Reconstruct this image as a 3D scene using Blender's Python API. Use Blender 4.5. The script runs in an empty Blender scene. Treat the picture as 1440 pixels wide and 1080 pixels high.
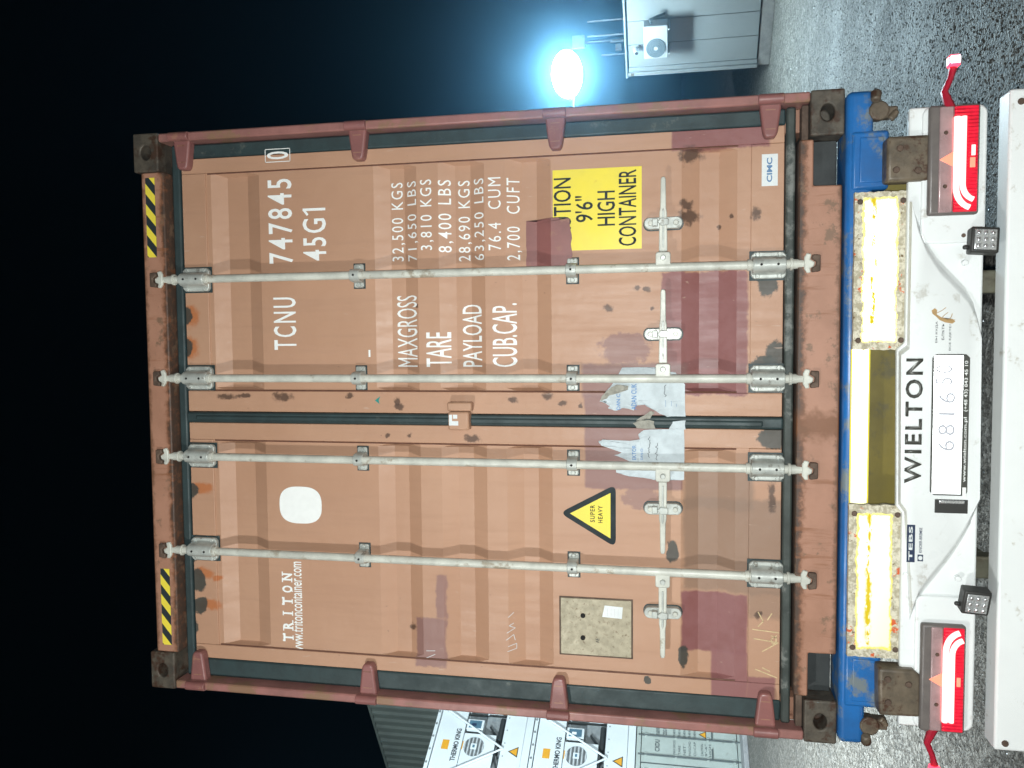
import bpy, bmesh, math, random
from mathutils import Vector, Matrix, noise as mnoise

random.seed(7)
SC = bpy.context.scene
COL = SC.collection
R = math.radians

# ------------------------------------------------------------------ camera
# the photograph was taken with the phone turned a quarter: world up points to the picture's left
CAM = Vector((0.32734, -3.18816, 1.72808))
CR = Vector((0.99837667, 0.05691675, 0.00212537))      # world direction of "right" on the upright picture
CU = Vector((0.00910146, -0.1962625, 0.98050915))      # "up"
CF = Vector((-0.05622453, 0.97889811, 0.19646193))     # viewing direction
FPX = 1150.0
cam = bpy.data.cameras.new("camera")
cam.sensor_width = 36.0
cam.lens = FPX / 1440.0 * 36.0
cam.clip_end = 2000.0
camo = bpy.data.objects.new("camera", cam)
COL.objects.link(camo)
mx = Matrix((-CU, CR, -CF)).transposed().to_4x4()
mx.translation = CAM
camo.matrix_world = mx
SC.camera = camo

# ------------------------------------------------------------------ night sky, moon-weak sun, lamps
world = bpy.data.worlds.new("World")
SC.world = world
world.use_nodes = True
wn = world.node_tree
bg = wn.nodes["Background"]
sky = wn.nodes.new("ShaderNodeTexSky")
sky.sky_type = 'NISHITA'
sky.sun_disc = False
sky.sun_elevation = R(2)
sky.sun_rotation = R(215)
wn.links.new(sky.outputs[0], bg.inputs[0])
bg.inputs[1].default_value = 0.0002

sun = bpy.data.lights.new("sun", 'SUN')
sun.energy = 0.004
sun.angle = R(0.5)
suno = bpy.data.objects.new("sun", sun)
COL.objects.link(suno)
suno.rotation_euler = (R(60), 0, R(-35))

# the phone's own flash beside the lens, and a work lamp left of the photographer that throws the rods' shadows
flash = bpy.data.lights.new("phone_flash", 'POINT')
flash.energy = 420
flash.shadow_soft_size = 0.02
flash.color = (0.96, 1.0, 0.985)
flasho = bpy.data.objects.new("phone_flash", flash)
COL.objects.link(flasho)
flasho.location = CAM + Vector((-0.05, 0.0, 0.02))
key = bpy.data.lights.new("hand_lamp_light", 'POINT')
key.energy = 215
key.shadow_soft_size = 0.06
key.color = (0.98, 1.0, 0.97)
keyo = bpy.data.objects.new("hand_lamp_light", key)
COL.objects.link(keyo)
KEY = Vector((-1.95, -3.05, 2.9))
keyo.location = KEY

SC.view_settings.view_transform = 'Standard'
SC.view_settings.look = 'None'
SC.view_settings.gamma = 1.0
SC.view_settings.use_curve_mapping = False
SC.view_settings.exposure = 0.0
SC.cycles.use_denoising = True
SC.cycles.volume_bounces = 0
SC.cycles.max_bounces = 4
SC.cycles.diffuse_bounces = 2
SC.cycles.glossy_bounces = 2
SC.cycles.sample_clamp_indirect = 6.0


def W(px, py, Y=0.0):
    """point of the vertical plane at depth Y that shows at picture position (px, py)"""
    d = CF + CR * ((1080 - py - 540) / FPX) - CU * ((px - 720) / FPX)
    t = (Y - CAM.y) / d.y
    q = CAM + d * t
    return (q.x, q.z)


# ------------------------------------------------------------------ helpers
FR = Matrix.Identity(4)          # frame in which the builders work
MATS = {}


class MB:
    def __init__(self):
        self.v = []
        self.f = []

    def add(self, vs, fs):
        n = len(self.v)
        self.v += [tuple(p) for p in vs]
        self.f += [tuple(i + n for i in f) for f in fs]
        return self

    def box(self, x0, x1, y0, y1, z0, z1):
        x0, x1 = sorted((x0, x1)); y0, y1 = sorted((y0, y1)); z0, z1 = sorted((z0, z1))
        return self.add([(x0, y0, z0), (x1, y0, z0), (x1, y1, z0), (x0, y1, z0), (x0, y0, z1), (x1, y0, z1), (x1, y1, z1), (x0, y1, z1)],
                        [(0, 3, 2, 1), (4, 5, 6, 7), (0, 1, 5, 4), (1, 2, 6, 5), (2, 3, 7, 6), (3, 0, 4, 7)])

    def slab(self, poly, y0, y1):
        """outline in (x, z), thickness from y0 (front) to y1"""
        a = sum(poly[i][0] * poly[(i + 1) % len(poly)][1] - poly[(i + 1) % len(poly)][0] * poly[i][1] for i in range(len(poly)))
        if a < 0:
            poly = poly[::-1]
        n = len(poly)
        vs = [(x, y0, z) for x, z in poly] + [(x, y1, z) for x, z in poly]
        fs = [tuple(range(n)), tuple(range(2 * n - 1, n - 1, -1))]
        for i in range(n):
            j = (i + 1) % n
            fs.append((i, i + n, j + n, j))
        return self.add(vs, fs)

    def cyl(self, p0, p1, r0, r1=None, n=16, caps=True):
        r1 = r0 if r1 is None else r1
        p0, p1 = Vector(p0), Vector(p1)
        d = (p1 - p0).normalized()
        a = d.orthogonal().normalized()
        b = d.cross(a)
        vs = []
        for p, r in ((p0, r0), (p1, r1)):
            for i in range(n):
                t = 2 * math.pi * i / n
                vs.append(p + (a * math.cos(t) + b * math.sin(t)) * r)
        fs = [(i, (i + 1) % n, n + (i + 1) % n, n + i) for i in range(n)]
        if caps:
            fs += [tuple(range(n - 1, -1, -1)), tuple(range(n, 2 * n))]
        return self.add(vs, fs)

    def tube(self, pts, r, n=8):
        pts = [Vector(p) for p in pts]
        rs = r if isinstance(r, (list, tuple)) else [r] * len(pts)
        rings = []
        up = Vector((0.123, 0.31, 0.94)).normalized()
        for i, p in enumerate(pts):
            d = (pts[min(i + 1, len(pts) - 1)] - pts[max(i - 1, 0)]).normalized()
            a = d.cross(up).normalized()
            b = d.cross(a)
            rings.append([p + (a * math.cos(2 * math.pi * k / n) + b * math.sin(2 * math.pi * k / n)) * rs[i] for k in range(n)])
        vs = [q for ring in rings for q in ring]
        fs = []
        for i in range(len(pts) - 1):
            for k in range(n):
                fs.append((i * n + k, i * n + (k + 1) % n, (i + 1) * n + (k + 1) % n, (i + 1) * n + k))
        fs += [tuple(range(n - 1, -1, -1)), tuple(range((len(pts) - 1) * n, len(pts) * n))]
        return self.add(vs, fs)

    def build(self, name, mat, parent=None, bevel=0.0, smooth=True, seg=2):
        me = bpy.data.meshes.new(name)
        vs = self.v if FR == Matrix.Identity(4) else [tuple(FR @ Vector(p)) for p in self.v]
        me.from_pydata(vs, [], self.f)
        bm = bmesh.new(); bm.from_mesh(me)
        bmesh.ops.recalc_face_normals(bm, faces=bm.faces)
        bm.to_mesh(me); bm.free()
        if smooth:
            me.polygons.foreach_set("use_smooth", [True] * len(me.polygons))
            me.set_sharp_from_angle(angle=R(38))
        return link(name, me, mat, parent, bevel, seg)


def link(name, me, mat, parent=None, bevel=0.0, seg=2):
    if isinstance(mat, str):
        mat = MATS[mat]
    me.materials.append(mat)
    o = bpy.data.objects.new(name, me)
    COL.objects.link(o)
    if bevel:
        b = o.modifiers.new("edge", 'BEVEL')
        b.width = bevel; b.segments = seg; b.limit_method = 'ANGLE'; b.angle_limit = R(40)
        b.harden_normals = False
    if parent:
        adopt(o, parent)
    return o


def adopt(o, parent):
    o.parent = parent
    if parent.type == 'EMPTY':
        o.matrix_parent_inverse = Matrix(parent["_m"] if False else ROOTS[parent.name]).inverted()


ROOTS = {}


def thing(name, label, cat, loc=(0, 0, 0), rz=0.0, group=None):
    o = bpy.data.objects.new(name, None)
    COL.objects.link(o)
    o.empty_display_size = 0.2
    o.location = loc
    o.rotation_euler = (0, 0, rz)
    ROOTS[o.name] = Matrix.Translation(loc) @ Matrix.Rotation(rz, 4, 'Z')
    o["label"] = label
    o["category"] = cat
    if group:
        o["group"] = group
    return o


def tag(o, label, cat, group=None, kind=None):
    if label: o["label"] = label
    if cat: o["category"] = cat
    if group: o["group"] = group
    if kind: o["kind"] = kind
    return o


# ------------------------------------------------------------------ materials
class NT:
    def __init__(self, name):
        self.m = bpy.data.materials.new(name)
        self.m.use_nodes = True
        self.t = self.m.node_tree
        self.b = self.t.nodes["Principled BSDF"]
        self.tc = self.t.nodes.new("ShaderNodeTexCoord")
        self.co = self.tc.outputs["Object"]
        self._xyz = None

    def n(self, kind):
        return self.t.nodes.new(kind)

    def put(self, sock, val):
        if hasattr(val, "is_linked") or isinstance(val, bpy.types.NodeSocket):
            self.t.links.new(val, sock)
        elif isinstance(val, (tuple, list)) and len(val) == 3 and sock.type == 'RGBA':
            sock.default_value = (*val, 1)
        else:
            sock.default_value = val

    def math(self, op, a, b=0.0, clamp=False):
        k = self.n("ShaderNodeMath"); k.operation = op; k.use_clamp = clamp
        self.put(k.inputs[0], a); self.put(k.inputs[1], b)
        return k.outputs[0]

    def rng(self, v, a, b, c=0.0, d=1.0, smooth=True):
        k = self.n("ShaderNodeMapRange")
        k.interpolation_type = 'SMOOTHSTEP' if smooth else 'LINEAR'
        self.put(k.inputs[0], v)
        for i, q in enumerate((a, b, c, d)):
            self.put(k.inputs[1 + i], q)
        return k.outputs[0]

    def noise(self, scale, detail=4, rough=0.6, stretch=None, off=None):
        k = self.n("ShaderNodeTexNoise")
        k.inputs["Scale"].default_value = scale
        k.inputs["Detail"].default_value = detail
        k.inputs["Roughness"].default_value = rough
        co = self.co
        if stretch or off:
            mp = self.n("ShaderNodeMapping")
            if stretch: mp.inputs["Scale"].default_value = stretch
            if off: mp.inputs["Location"].default_value = off
            self.put(mp.inputs[0], co); co = mp.outputs[0]
        self.put(k.inputs["Vector"], co)
        return k.outputs[0]

    def voro(self, scale, feature='F1'):
        k = self.n("ShaderNodeTexVoronoi"); k.feature = feature
        k.inputs["Scale"].default_value = scale
        self.put(k.inputs["Vector"], self.co)
        return k.outputs["Distance"]

    def mix(self, fac, a, b):
        k = self.n("ShaderNodeMix"); k.data_type = 'RGBA'
        self.put(k.inputs[0], fac); self.put(k.inputs[6], a); self.put(k.inputs[7], b)
        return k.outputs[2]

    def xyz(self):
        if not self._xyz:
            s = self.n("ShaderNodeSeparateXYZ"); self.put(s.inputs[0], self.co)
            self._xyz = (s.outputs[0], s.outputs[1], s.outputs[2])
        return self._xyz

    def bump(self, h, strength=0.3, dist=0.01, normal=None):
        k = self.n("ShaderNodeBump")
        k.inputs["Strength"].default_value = strength
        k.inputs["Distance"].default_value = dist
        self.put(k.inputs["Height"], h)
        if normal: self.put(k.inputs["Normal"], normal)
        return k.outputs[0]

    def set(self, **kw):
        for k, v in kw.items():
            self.put(self.b.inputs[{"col": "Base Color", "rough": "Roughness", "metal": "Metallic", "normal": "Normal",
                                     "emit": "Emission Color", "estr": "Emission Strength", "spec": "Specular IOR Level", "coat": "Coat Weight", "trans": "Transmission Weight"}[k]], v)
        return self.m


def mat(name, col, rough=0.5, metal=0.0, var=0.25, scale=9.0, bump=0.08, bscale=90.0, dirt=None, dirt_amt=0.0, dscale=5.0):
    t = NT(name)
    n1 = t.noise(scale, 5)
    c = t.mix(t.rng(n1, 0.3, 0.7), col, tuple(x * (1 - var) for x in col))
    if dirt:
        n2 = t.noise(dscale, 7, 0.72, off=(3.1, 1.7, 9.2))
        c = t.mix(t.rng(n2, 0.62 - dirt_amt * 0.3, 0.72 - dirt_amt * 0.3), c, dirt)
    t.set(col=c, rough=t.rng(n1, 0.25, 0.75, max(0.05, rough - 0.08), min(1, rough + 0.1)), metal=metal)
    if bump:
        t.set(normal=t.bump(t.noise(bscale, 3), bump, 0.004))
    MATS[name] = t.m
    return t.m


def glow(name, col, strength, base=(0.05, 0.0, 0.0)):
    t = NT(name)
    t.set(col=base, emit=col, estr=strength, rough=0.3)
    MATS[name] = t.m


BROWN = (0.465, 0.270, 0.174)
mat("brown_paint", BROWN, 0.45, 0, 0.12, 4, 0.05, dirt=(0.16, 0.07, 0.035), dirt_amt=0.12, dscale=6)
mat("frame_paint", (0.37, 0.19, 0.125), 0.5, 0, 0.2, 6, 0.06, dirt=(0.12, 0.045, 0.02), dirt_amt=0.3, dscale=9)
mat("maroon_paint", (0.27, 0.110, 0.10), 0.42, 0, 0.25, 7, 0.08, dirt=(0.29, 0.14, 0.10), dirt_amt=0.18, dscale=11)
mat("casting_steel", (0.105, 0.088, 0.066), 0.6, 0.1, 0.55, 18, 0.5, 45, dirt=(0.05, 0.024, 0.012), dirt_amt=0.42, dscale=14)
mat("gasket_rubber", (0.030, 0.052, 0.054), 0.55, 0, 0.35, 12, 0.15, 70, dirt=(0.085, 0.10, 0.09), dirt_amt=0.05, dscale=7)
mat("galvanised_rod", (0.62, 0.63, 0.56), 0.42, 0.0, 0.28, 11, 0.12, 90, dirt=(0.33, 0.29, 0.22), dirt_amt=0.20, dscale=9)
mat("galvanised_plate", (0.54, 0.57, 0.53), 0.4, 0.15, 0.3, 22, 0.15, 90, dirt=(0.22, 0.21, 0.18), dirt_amt=0.2, dscale=20)
mat("keeper_rust", (0.13, 0.085, 0.06), 0.7, 0.2, 0.4, 25, 0.3, 80)
mat("cream_plate", (0.40, 0.355, 0.25), 0.5, 0.1, 0.2, 40, 0.12, 120, dirt=(0.2, 0.15, 0.09), dirt_amt=0.22, dscale=60)
mat("white_print", (0.86, 0.88, 0.86), 0.5, 0, 0.06, 30, 0)
mat("sticker_white", (0.72, 0.76, 0.76), 0.4, 0, 0.08, 30, 0)
mat("paper", (0.56, 0.63, 0.66), 0.7, 0, 0.16, 25, 0.2, 50)
mat("paper_dirty", (0.36, 0.35, 0.30), 0.8, 0, 0.3, 40, 0.3, 60)
mat("blue_print", (0.03, 0.18, 0.45), 0.5, 0, 0.1, 30, 0)
mat("logo_blue", (0.10, 0.22, 0.40), 0.5, 0, 0.1, 30, 0)
mat("teal_print", (0.01, 0.25, 0.22), 0.5, 0, 0.1, 30, 0)
mat("chalk", (0.72, 0.56, 0.32), 0.9, 0, 0.3, 60, 0)
mat("ink", (0.02, 0.025, 0.03), 0.6, 0, 0.1, 30, 0)
mat("sign_yellow", (0.85, 0.70, 0.07), 0.35, 0, 0.10, 8, 0.03, 50, dirt=(0.6, 0.38, 0.05), dirt_amt=-0.1, dscale=14)
mat("sign_black", (0.014, 0.024, 0.028), 0.75, 0, 0.2, 12, 0)
mat("bumper_white", (0.82, 0.85, 0.845), 0.28, 0, 0.05, 3, 0.03, 30, dirt=(0.58, 0.58, 0.54), dirt_amt=0.12, dscale=11)
mat("bar_white", (0.83, 0.86, 0.85), 0.4, 0, 0.06, 4, 0.05, 60, dirt=(0.55, 0.54, 0.48), dirt_amt=0.08, dscale=13)
mat("chassis_blue", (0.020, 0.145, 0.42), 0.35, 0, 0.3, 6, 0.08, 40, dirt=(0.17, 0.20, 0.21), dirt_amt=0.34, dscale=5)
mat("chassis_grey", (0.11, 0.105, 0.07), 0.6, 0, 0.4, 7, 0.1, 40, dirt=(0.06, 0.05, 0.03), dirt_amt=0.3, dscale=5)
mat("olive_glow", (0.20, 0.155, 0.022), 0.5, 0, 0.4, 3, 0.1, 40, dirt=(0.10, 0.085, 0.03), dirt_amt=0.3, dscale=4)  # yellow glow of the tape put into the colour of the plate below
mat("post_paint", (0.34, 0.155, 0.135), 0.42, 0, 0.3, 9, 0.1, 60, dirt=(0.25, 0.145, 0.09), dirt_amt=0.40, dscale=8)
mat("gasket_dirty", (0.055, 0.068, 0.060), 0.6, 0, 0.4, 10, 0.2, 60, dirt=(0.18, 0.19, 0.175), dirt_amt=0.30, dscale=5)
mat("rust_brown", (0.165, 0.13, 0.09), 0.5, 0.1, 0.55, 12, 0.4, 45, dirt=(0.065, 0.030, 0.016), dirt_amt=0.36, dscale=14)
mat("black_plastic", (0.035, 0.035, 0.032), 0.5, 0, 0.3, 12, 0.1, 80)
mat("tyre_rubber", (0.02, 0.02, 0.02), 0.85, 0, 0.3, 10, 0.2, 40)
mat("letter_grey", (0.085, 0.085, 0.075), 0.35, 0.2, 0.2, 14, 0)
mat("navy_sticker", (0.02, 0.035, 0.08), 0.4, 0, 0.1, 14, 0)
mat("tan_print", (0.46, 0.29, 0.12), 0.6, 0, 0.2, 80, 0)
mat("plate_print", (0.46, 0.47, 0.52), 0.5, 0, 0.05, 20, 0)
mat("pale_print", (0.62, 0.63, 0.64), 0.5, 0, 0.05, 20, 0)
mat("silver", (0.75, 0.77, 0.78), 0.22, 0.7, 0.2, 60, 0.1, 100)
mat("lamp_clear", (0.44, 0.30, 0.30), 0.2, 0.1, 0.25, 20, 0)
mat("lamp_housing", (0.16, 0.14, 0.13), 0.4, 0, 0.25, 14, 0.1)
mat("red_rubber", (0.42, 0.008, 0.03), 0.45, 0, 0.3, 30, 0.1)
mat("cabin_white", (0.26, 0.28, 0.275), 0.45, 0, 0.10, 0.9, 0.05, 20, dirt=(0.27, 0.28, 0.265), dirt_amt=0.0, dscale=1.5)
mat("cabin_base", (0.33, 0.32, 0.30), 0.8, 0, 0.3, 6, 0.2, 20)
mat("ac_white", (0.42, 0.44, 0.45), 0.4, 0, 0.05, 6, 0)
mat("ac_grille", (0.12, 0.15, 0.16), 0.5, 0, 0.2, 20, 0)
mat("pale_pole", (0.20, 0.215, 0.225), 0.5, 0.3, 0.1, 6, 0)
mat("dark_steel", (0.05, 0.055, 0.06), 0.5, 0.3, 0.2, 6, 0)
mat("reefer_white", (0.70, 0.76, 0.77), 0.4, 0, 0.06, 2, 0.04, 20, dirt=(0.42, 0.43, 0.40), dirt_amt=-0.15, dscale=3)
mat("reefer_grey", (0.26, 0.28, 0.28), 0.5, 0, 0.35, 8, 0.1, 20)
mat("reefer_dark", (0.03, 0.035, 0.035), 0.6, 0, 0.3, 10, 0.1)
mat("orange_print", (0.75, 0.36, 0.02), 0.5, 0, 0.08, 10, 0)
mat("screen_grey", (0.10, 0.20, 0.27), 0.25, 0, 0.3, 8, 0)
mat("dry_grey", (0.43, 0.49, 0.45), 0.5, 0, 0.12, 3, 0.05, 20, dirt=(0.25, 0.26, 0.23), dirt_amt=0.02, dscale=4)
mat("dry_dark", (0.09, 0.11, 0.11), 0.6, 0, 0.2, 6, 0)
mat("green_container", (0.085, 0.10, 0.085), 0.6, 0, 0.25, 1.2, 0.08, 10, dirt=(0.06, 0.07, 0.055), dirt_amt=0.1, dscale=1.8)
mat("concrete", (0.36, 0.37, 0.37), 0.8, 0, 0.3, 5, 0.25, 30)
mat("pebble", (0.24, 0.23, 0.205), 0.22, 0, 0.6, 14, 0.2, 60)
mat("weld", (0.16, 0.068, 0.042), 0.6, 0, 0.3, 30, 0.1)
mat("hole", (0.012, 0.010, 0.009), 0.9, 0, 0.2, 10, 0)
glow("flood_glass", (0.66, 0.89, 1.0), 700.0, (0.8, 0.9, 1.0))
glow("flood_glass_dim", (0.85, 0.95, 1.0), 20.0, (0.8, 0.9, 1.0))
glow("led_red_hot", (1.0, 0.27, 0.26), 4.2, (0.6, 0.1, 0.1))
glow("led_amber", (1.0, 0.30, 0.22), 0.9, (0.6, 0.2, 0.1))
glow("marker_core", (1.0, 0.75, 0.78), 6.0, (0.6, 0.4, 0.4))
glow("marker_red", (1.0, 0.03, 0.06), 5.0, (0.6, 0.02, 0.04))
t = NT("red_lens")       # back-lit lens of a lamp that is switched on
n1 = t.noise(26, 4)
t.set(col=t.mix(t.rng(n1, 0.35, 0.65), (0.60, 0.010, 0.03), (0.38, 0.004, 0.015)), rough=0.15, emit=(1.0, 0.02, 0.06), estr=t.rng(n1, 0.35, 0.65, 0.15, 0.60))
wv = t.n("ShaderNodeTexWave"); wv.inputs["Scale"].default_value = 26; wv.bands_direction = 'X'
t.put(wv.inputs["Vector"], t.co)
t.set(normal=t.bump(wv.outputs["Fac"], 0.7, 0.006))
MATS["red_lens"] = t.m


def retro(name, col, border=None, rects=None):
    """prismatic reflective sheeting: tiny facets that send the lamp's light back towards where it came from"""
    t = NT(name)
    x, y, z = t.xyz()
    c = col
    metal = 1.0
    v = t.n("ShaderNodeCombineXYZ")
    for i, q in enumerate((0.0, -0.975, 0.22)):
        v.inputs[i].default_value = q
    n1 = t.noise(60, 6, 0.7)
    n2 = t.noise(13, 5, 0.7, off=(4, 2, 1))
    t.set(rough=0.42, metal=1.0, normal=v.outputs[0])
    if rects:
        m = None
        wob = t.math('ADD', t.math('MULTIPLY', t.math('SUBTRACT', n1, 0.5), 0.022), t.math('MULTIPLY', t.math('SUBTRACT', n2, 0.5), 0.034))
        xx = t.math('ADD', x, wob); zz = t.math('ADD', z, wob)
        for (x0, x1, z0, z1) in rects:
            q = t.math('MULTIPLY', t.math('MULTIPLY', t.rng(xx, x0 - .004, x0 + .004), t.rng(xx, x1 + .004, x1 - .004)),
                       t.math('MULTIPLY', t.rng(zz, z0 - .004, z0 + .004), t.rng(zz, z1 + .004, z1 - .004)))
            m = q if m is None else t.math('MAXIMUM', m, q)
        inner = None
        zline = None
        for (x0, x1, z0, z1) in rects:
            q = t.math('MULTIPLY', t.math('MULTIPLY', t.rng(xx, x0 + .001, x0 + .012), t.rng(xx, x1 - .001, x1 - .012)),
                       t.math('MULTIPLY', t.rng(zz, z0 + .001, z0 + .009), t.rng(zz, z1 - .001, z1 - .009)))
            inner = q if inner is None else t.math('MAXIMUM', inner, q)
        c = t.mix(inner, (0.95, 0.80, 0.10), col)  # glare painted in: near-white centre, the sheet's own yellow left as a fringe
        # scratches down to the yellow lacquer, mostly along a line knocked into the upper third
        n4 = t.noise(30, 5, 0.75, stretch=(0.6, 1, 1.4), off=(1, 5, 2))
        band = t.rng(t.math('ABSOLUTE', t.math('SUBTRACT', zz, 1.040)), 0.016, 0.004)
        sc = t.math('MAXIMUM', t.rng(n4, 0.665, 0.685), t.math('MULTIPLY', band, t.rng(n4, 0.47, 0.50)))
        m2 = t.math('MULTIPLY', m, t.math('SUBTRACT', 1.0, sc))
        worn = t.mix(t.rng(n1, 0.42, 0.58), (0.66, 0.62, 0.50), (0.40, 0.36, 0.26))
        worn = t.mix(t.rng(t.noise(24, 5, 0.7, off=(7, 3, 3)), 0.60, 0.64), worn, (0.62, 0.13, 0.05))
        worn = t.mix(t.rng(t.noise(40, 5, 0.7, off=(2, 3, 8)), 0.61, 0.66), worn, (0.16, 0.11, 0.06))
        worn = t.mix(t.math('MULTIPLY', m, sc), worn, (0.70, 0.52, 0.02))
        dif = t.n("ShaderNodeBsdfDiffuse")
        t.put(dif.inputs[0], worn)
        ms = t.n("ShaderNodeMixShader")
        t.put(ms.inputs[0], m2)
        t.t.links.new(dif.outputs[0], ms.inputs[1])
        t.t.links.new(t.b.outputs[0], ms.inputs[2])
        t.t.links.new(ms.outputs[0], t.t.nodes["Material Output"].inputs[0])
    t.set(col=c)
    MATS[name] = t.m


# door paint: brown with the repairs, stains and rust the doors carry, placed in metres on the door
YC = 0.072          # face of the door panel (crests of the corrugation)
YD = 0.099          # bottom of the corrugation
YS = 0.066          # stiles and rails


def door_paint():
    t = NT("door_paint")
    x, y, z = t.xyz()
    big = t.noise(1.6, 4, 0.55)
    fine = t.noise(38, 5, 0.65)
    streak = t.noise(9, 5, 0.65, stretch=(3.0, 1, 0.25))
    c = t.mix(t.rng(big, 0.3, 0.7), BROWN, (0.425, 0.238, 0.150))
    c = t.mix(t.rng(streak, 0.45, 0.8, 0, 0.26), c, (0.33, 0.18, 0.115))
    c = t.mix(t.rng(fine, 0.55, 0.8, 0, 0.16), c, (0.50, 0.30, 0.22))
    ed = t.math('MULTIPLY', t.math('SUBTRACT', t.noise(22, 5, 0.7), 0.5), 0.045)
    ed2 = t.math('MULTIPLY', t.math('SUBTRACT', t.noise(9, 5, 0.7, off=(5, 5, 5)), 0.5), 0.05)
    xe = t.math('ADD', x, ed); ze = t.math('ADD', z, ed2)
    xs = t.math('ADD', x, t.math('MULTIPLY', ed, 0.6)); zs = t.math('ADD', z, t.math('MULTIPLY', ed2, 0.45))

    def rect(px0, py0, px1, py1, sharp=True, e=0.006):
        ax, az = W(px0, py0, YC); bx, bz = W(px1, py1, YC)
        x0, x1 = sorted((ax, bx)); z0, z1 = sorted((az, bz))
        X, Z = (xs, zs) if sharp else (xe, ze)
        return t.math('MULTIPLY', t.math('MULTIPLY', t.rng(X, x0 - e, x0 + e), t.rng(X, x1 + e, x1 - e)),
                      t.math('MULTIPLY', t.rng(Z, z0 - e, z0 + e), t.rng(Z, z1 + e, z1 - e)))

    def blob(px, py, rv, ru, soft=0.35, k=1.3):
        cx, cz = W(px, py, YC)
        s = 1 / 355.0
        dx = t.math('DIVIDE', t.math('SUBTRACT', xe, cx), ru * s)
        dz = t.math('DIVIDE', t.math('SUBTRACT', ze, cz), rv * s)
        d = t.math('SQRT', t.math('ADD', t.math('MULTIPLY', dx, dx), t.math('MULTIPLY', dz, dz)))
        d = t.math('ADD', d, t.math('MULTIPLY', t.math('SUBTRACT', fine, 0.5), k))
        return t.rng(d, 1 + soft * .5, 1 - soft * .5)

    MAR = (0.215, 0.078, 0.075); PUR = (0.235, 0.125, 0.115); MUD = (0.235, 0.150, 0.105)
    marv = t.mix(t.rng(t.noise(7, 5, 0.6), 0.4, 0.65), MAR, (0.245, 0.10, 0.10))
    for q, col, amt in (
            (rect(945, 160, 1082, 206), marv, 0.95),
            (rect(930, 383, 1050, 556, False), marv, 0.96),
            (rect(962, 700, 1112, 838, False, 0.012), MUD, 0.75),
            (rect(962, 660, 1060, 720, False, 0.012), MUD, 0.75),
            (rect(1050, 830, 1108, 872, False, 0.012), MUD, 0.6),
            (rect(958, 832, 1050, 922), marv, 0.97),
            (rect(1000, 915, 1050, 1010), (0.245, 0.10, 0.10), 0.95),
            (rect(1050, 950, 1090, 1010), (0.245, 0.10, 0.10), 0.9),
            (rect(585, 868, 628, 938, False), PUR, 0.85),
            (rect(612, 808, 628, 870, False), PUR, 0.8),
            (rect(818, 512, 965, 560, False, 0.01), PUR, 0.85),
            (rect(822, 555, 960, 690, True), PUR, 0.9),
            (blob(880, 490, 34, 22), PUR, 0.8),
            (blob(900, 700, 26, 14), PUR, 0.7)):
        c = t.mix(t.math('MULTIPLY', q, amt), c, col)
    # rust bleeding below damaged spots, then the bare dark spots themselves
    RUSTO = (0.42, 0.12, 0.025); RUSTD = (0.065, 0.034, 0.022); TAR = (0.040, 0.046, 0.040)
    for a in ((268, 446, 15, 16), (268, 489, 15, 16), (284, 686, 20, 9), (294, 850, 20, 8), (288, 805, 15, 9), (306, 812, 8, 5)):
        c = t.mix(t.math('MULTIPLY', blob(*a, 0.7, 1.0), 0.75), c, RUSTO)
    for a in ((263, 446, 11, 14), (263, 489, 11, 14), (270, 690, 13, 12), (279, 816, 14, 18), (282, 850, 14, 13), (273, 782, 11, 10), (270, 880, 12, 14),
              (1078, 395, 13, 22), (1074, 512, 16, 12), (1090, 500, 14, 20), (1086, 615, 20, 16),
              (946, 776, 8, 16), (962, 924, 7, 16), (912, 956, 5, 6), (868, 1000, 6, 14)):
        c = t.mix(t.math('MULTIPLY', blob(*a, 0.25, 0.8), 0.93), c, TAR)
    for a in ((970, 217, 14, 11), (968, 305, 14, 9), (856, 432, 6, 5), (1061, 300, 6, 7), (965, 288, 8, 8), (770, 555, 7, 5), (790, 566, 5, 4),
              (816, 570, 4, 4), (320, 557, 14, 4), (400, 558, 16, 5), (345, 556, 10, 3), (493, 556, 6, 4), (720, 562, 8, 4), (665, 617, 10, 6), (560, 572, 8, 4),
              (580, 883, 7, 5), (558, 565, 5, 5), (1010, 318, 3, 4), (1030, 303, 3, 3), (585, 430, 3, 3), (575, 612, 5, 4), (545, 612, 3, 3),
              (895, 405, 5, 4), (909, 407, 4, 4), (915, 432, 4, 3), (432, 948, 6, 3), (490, 953, 5, 4), (1065, 865, 5, 6), (1085, 700, 5, 20)):
        c = t.mix(t.math('MULTIPLY', blob(*a, 0.8, 2.2), 0.85), c, RUSTD)
    # small chips all over, more towards the bottom
    chips = t.rng(t.noise(55, 3, 0.6, off=(2, 7, 3)), 0.735, 0.76)
    c = t.mix(t.math('MULTIPLY', chips, 0.7), c, (0.10, 0.05, 0.035))
    c = t.mix(t.math('MULTIPLY', t.rng(t.noise(70, 2, 0.5, stretch=(1, 1, .22), off=(9, 1, 3)), 0.72, 0.77), 0.45), c, (0.5, 0.36, 0.28))
    bp = t.math('ADD', t.math('MULTIPLY', t.noise(5, 3), 0.9), t.math('MULTIPLY', fine, 0.12))
    t.set(col=c, rough=t.rng(streak, 0.2, 0.8, 0.42, 0.62), normal=t.bump(bp, 0.4, 0.014))
    MATS["door_paint"] = t.m


door_paint()


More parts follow.
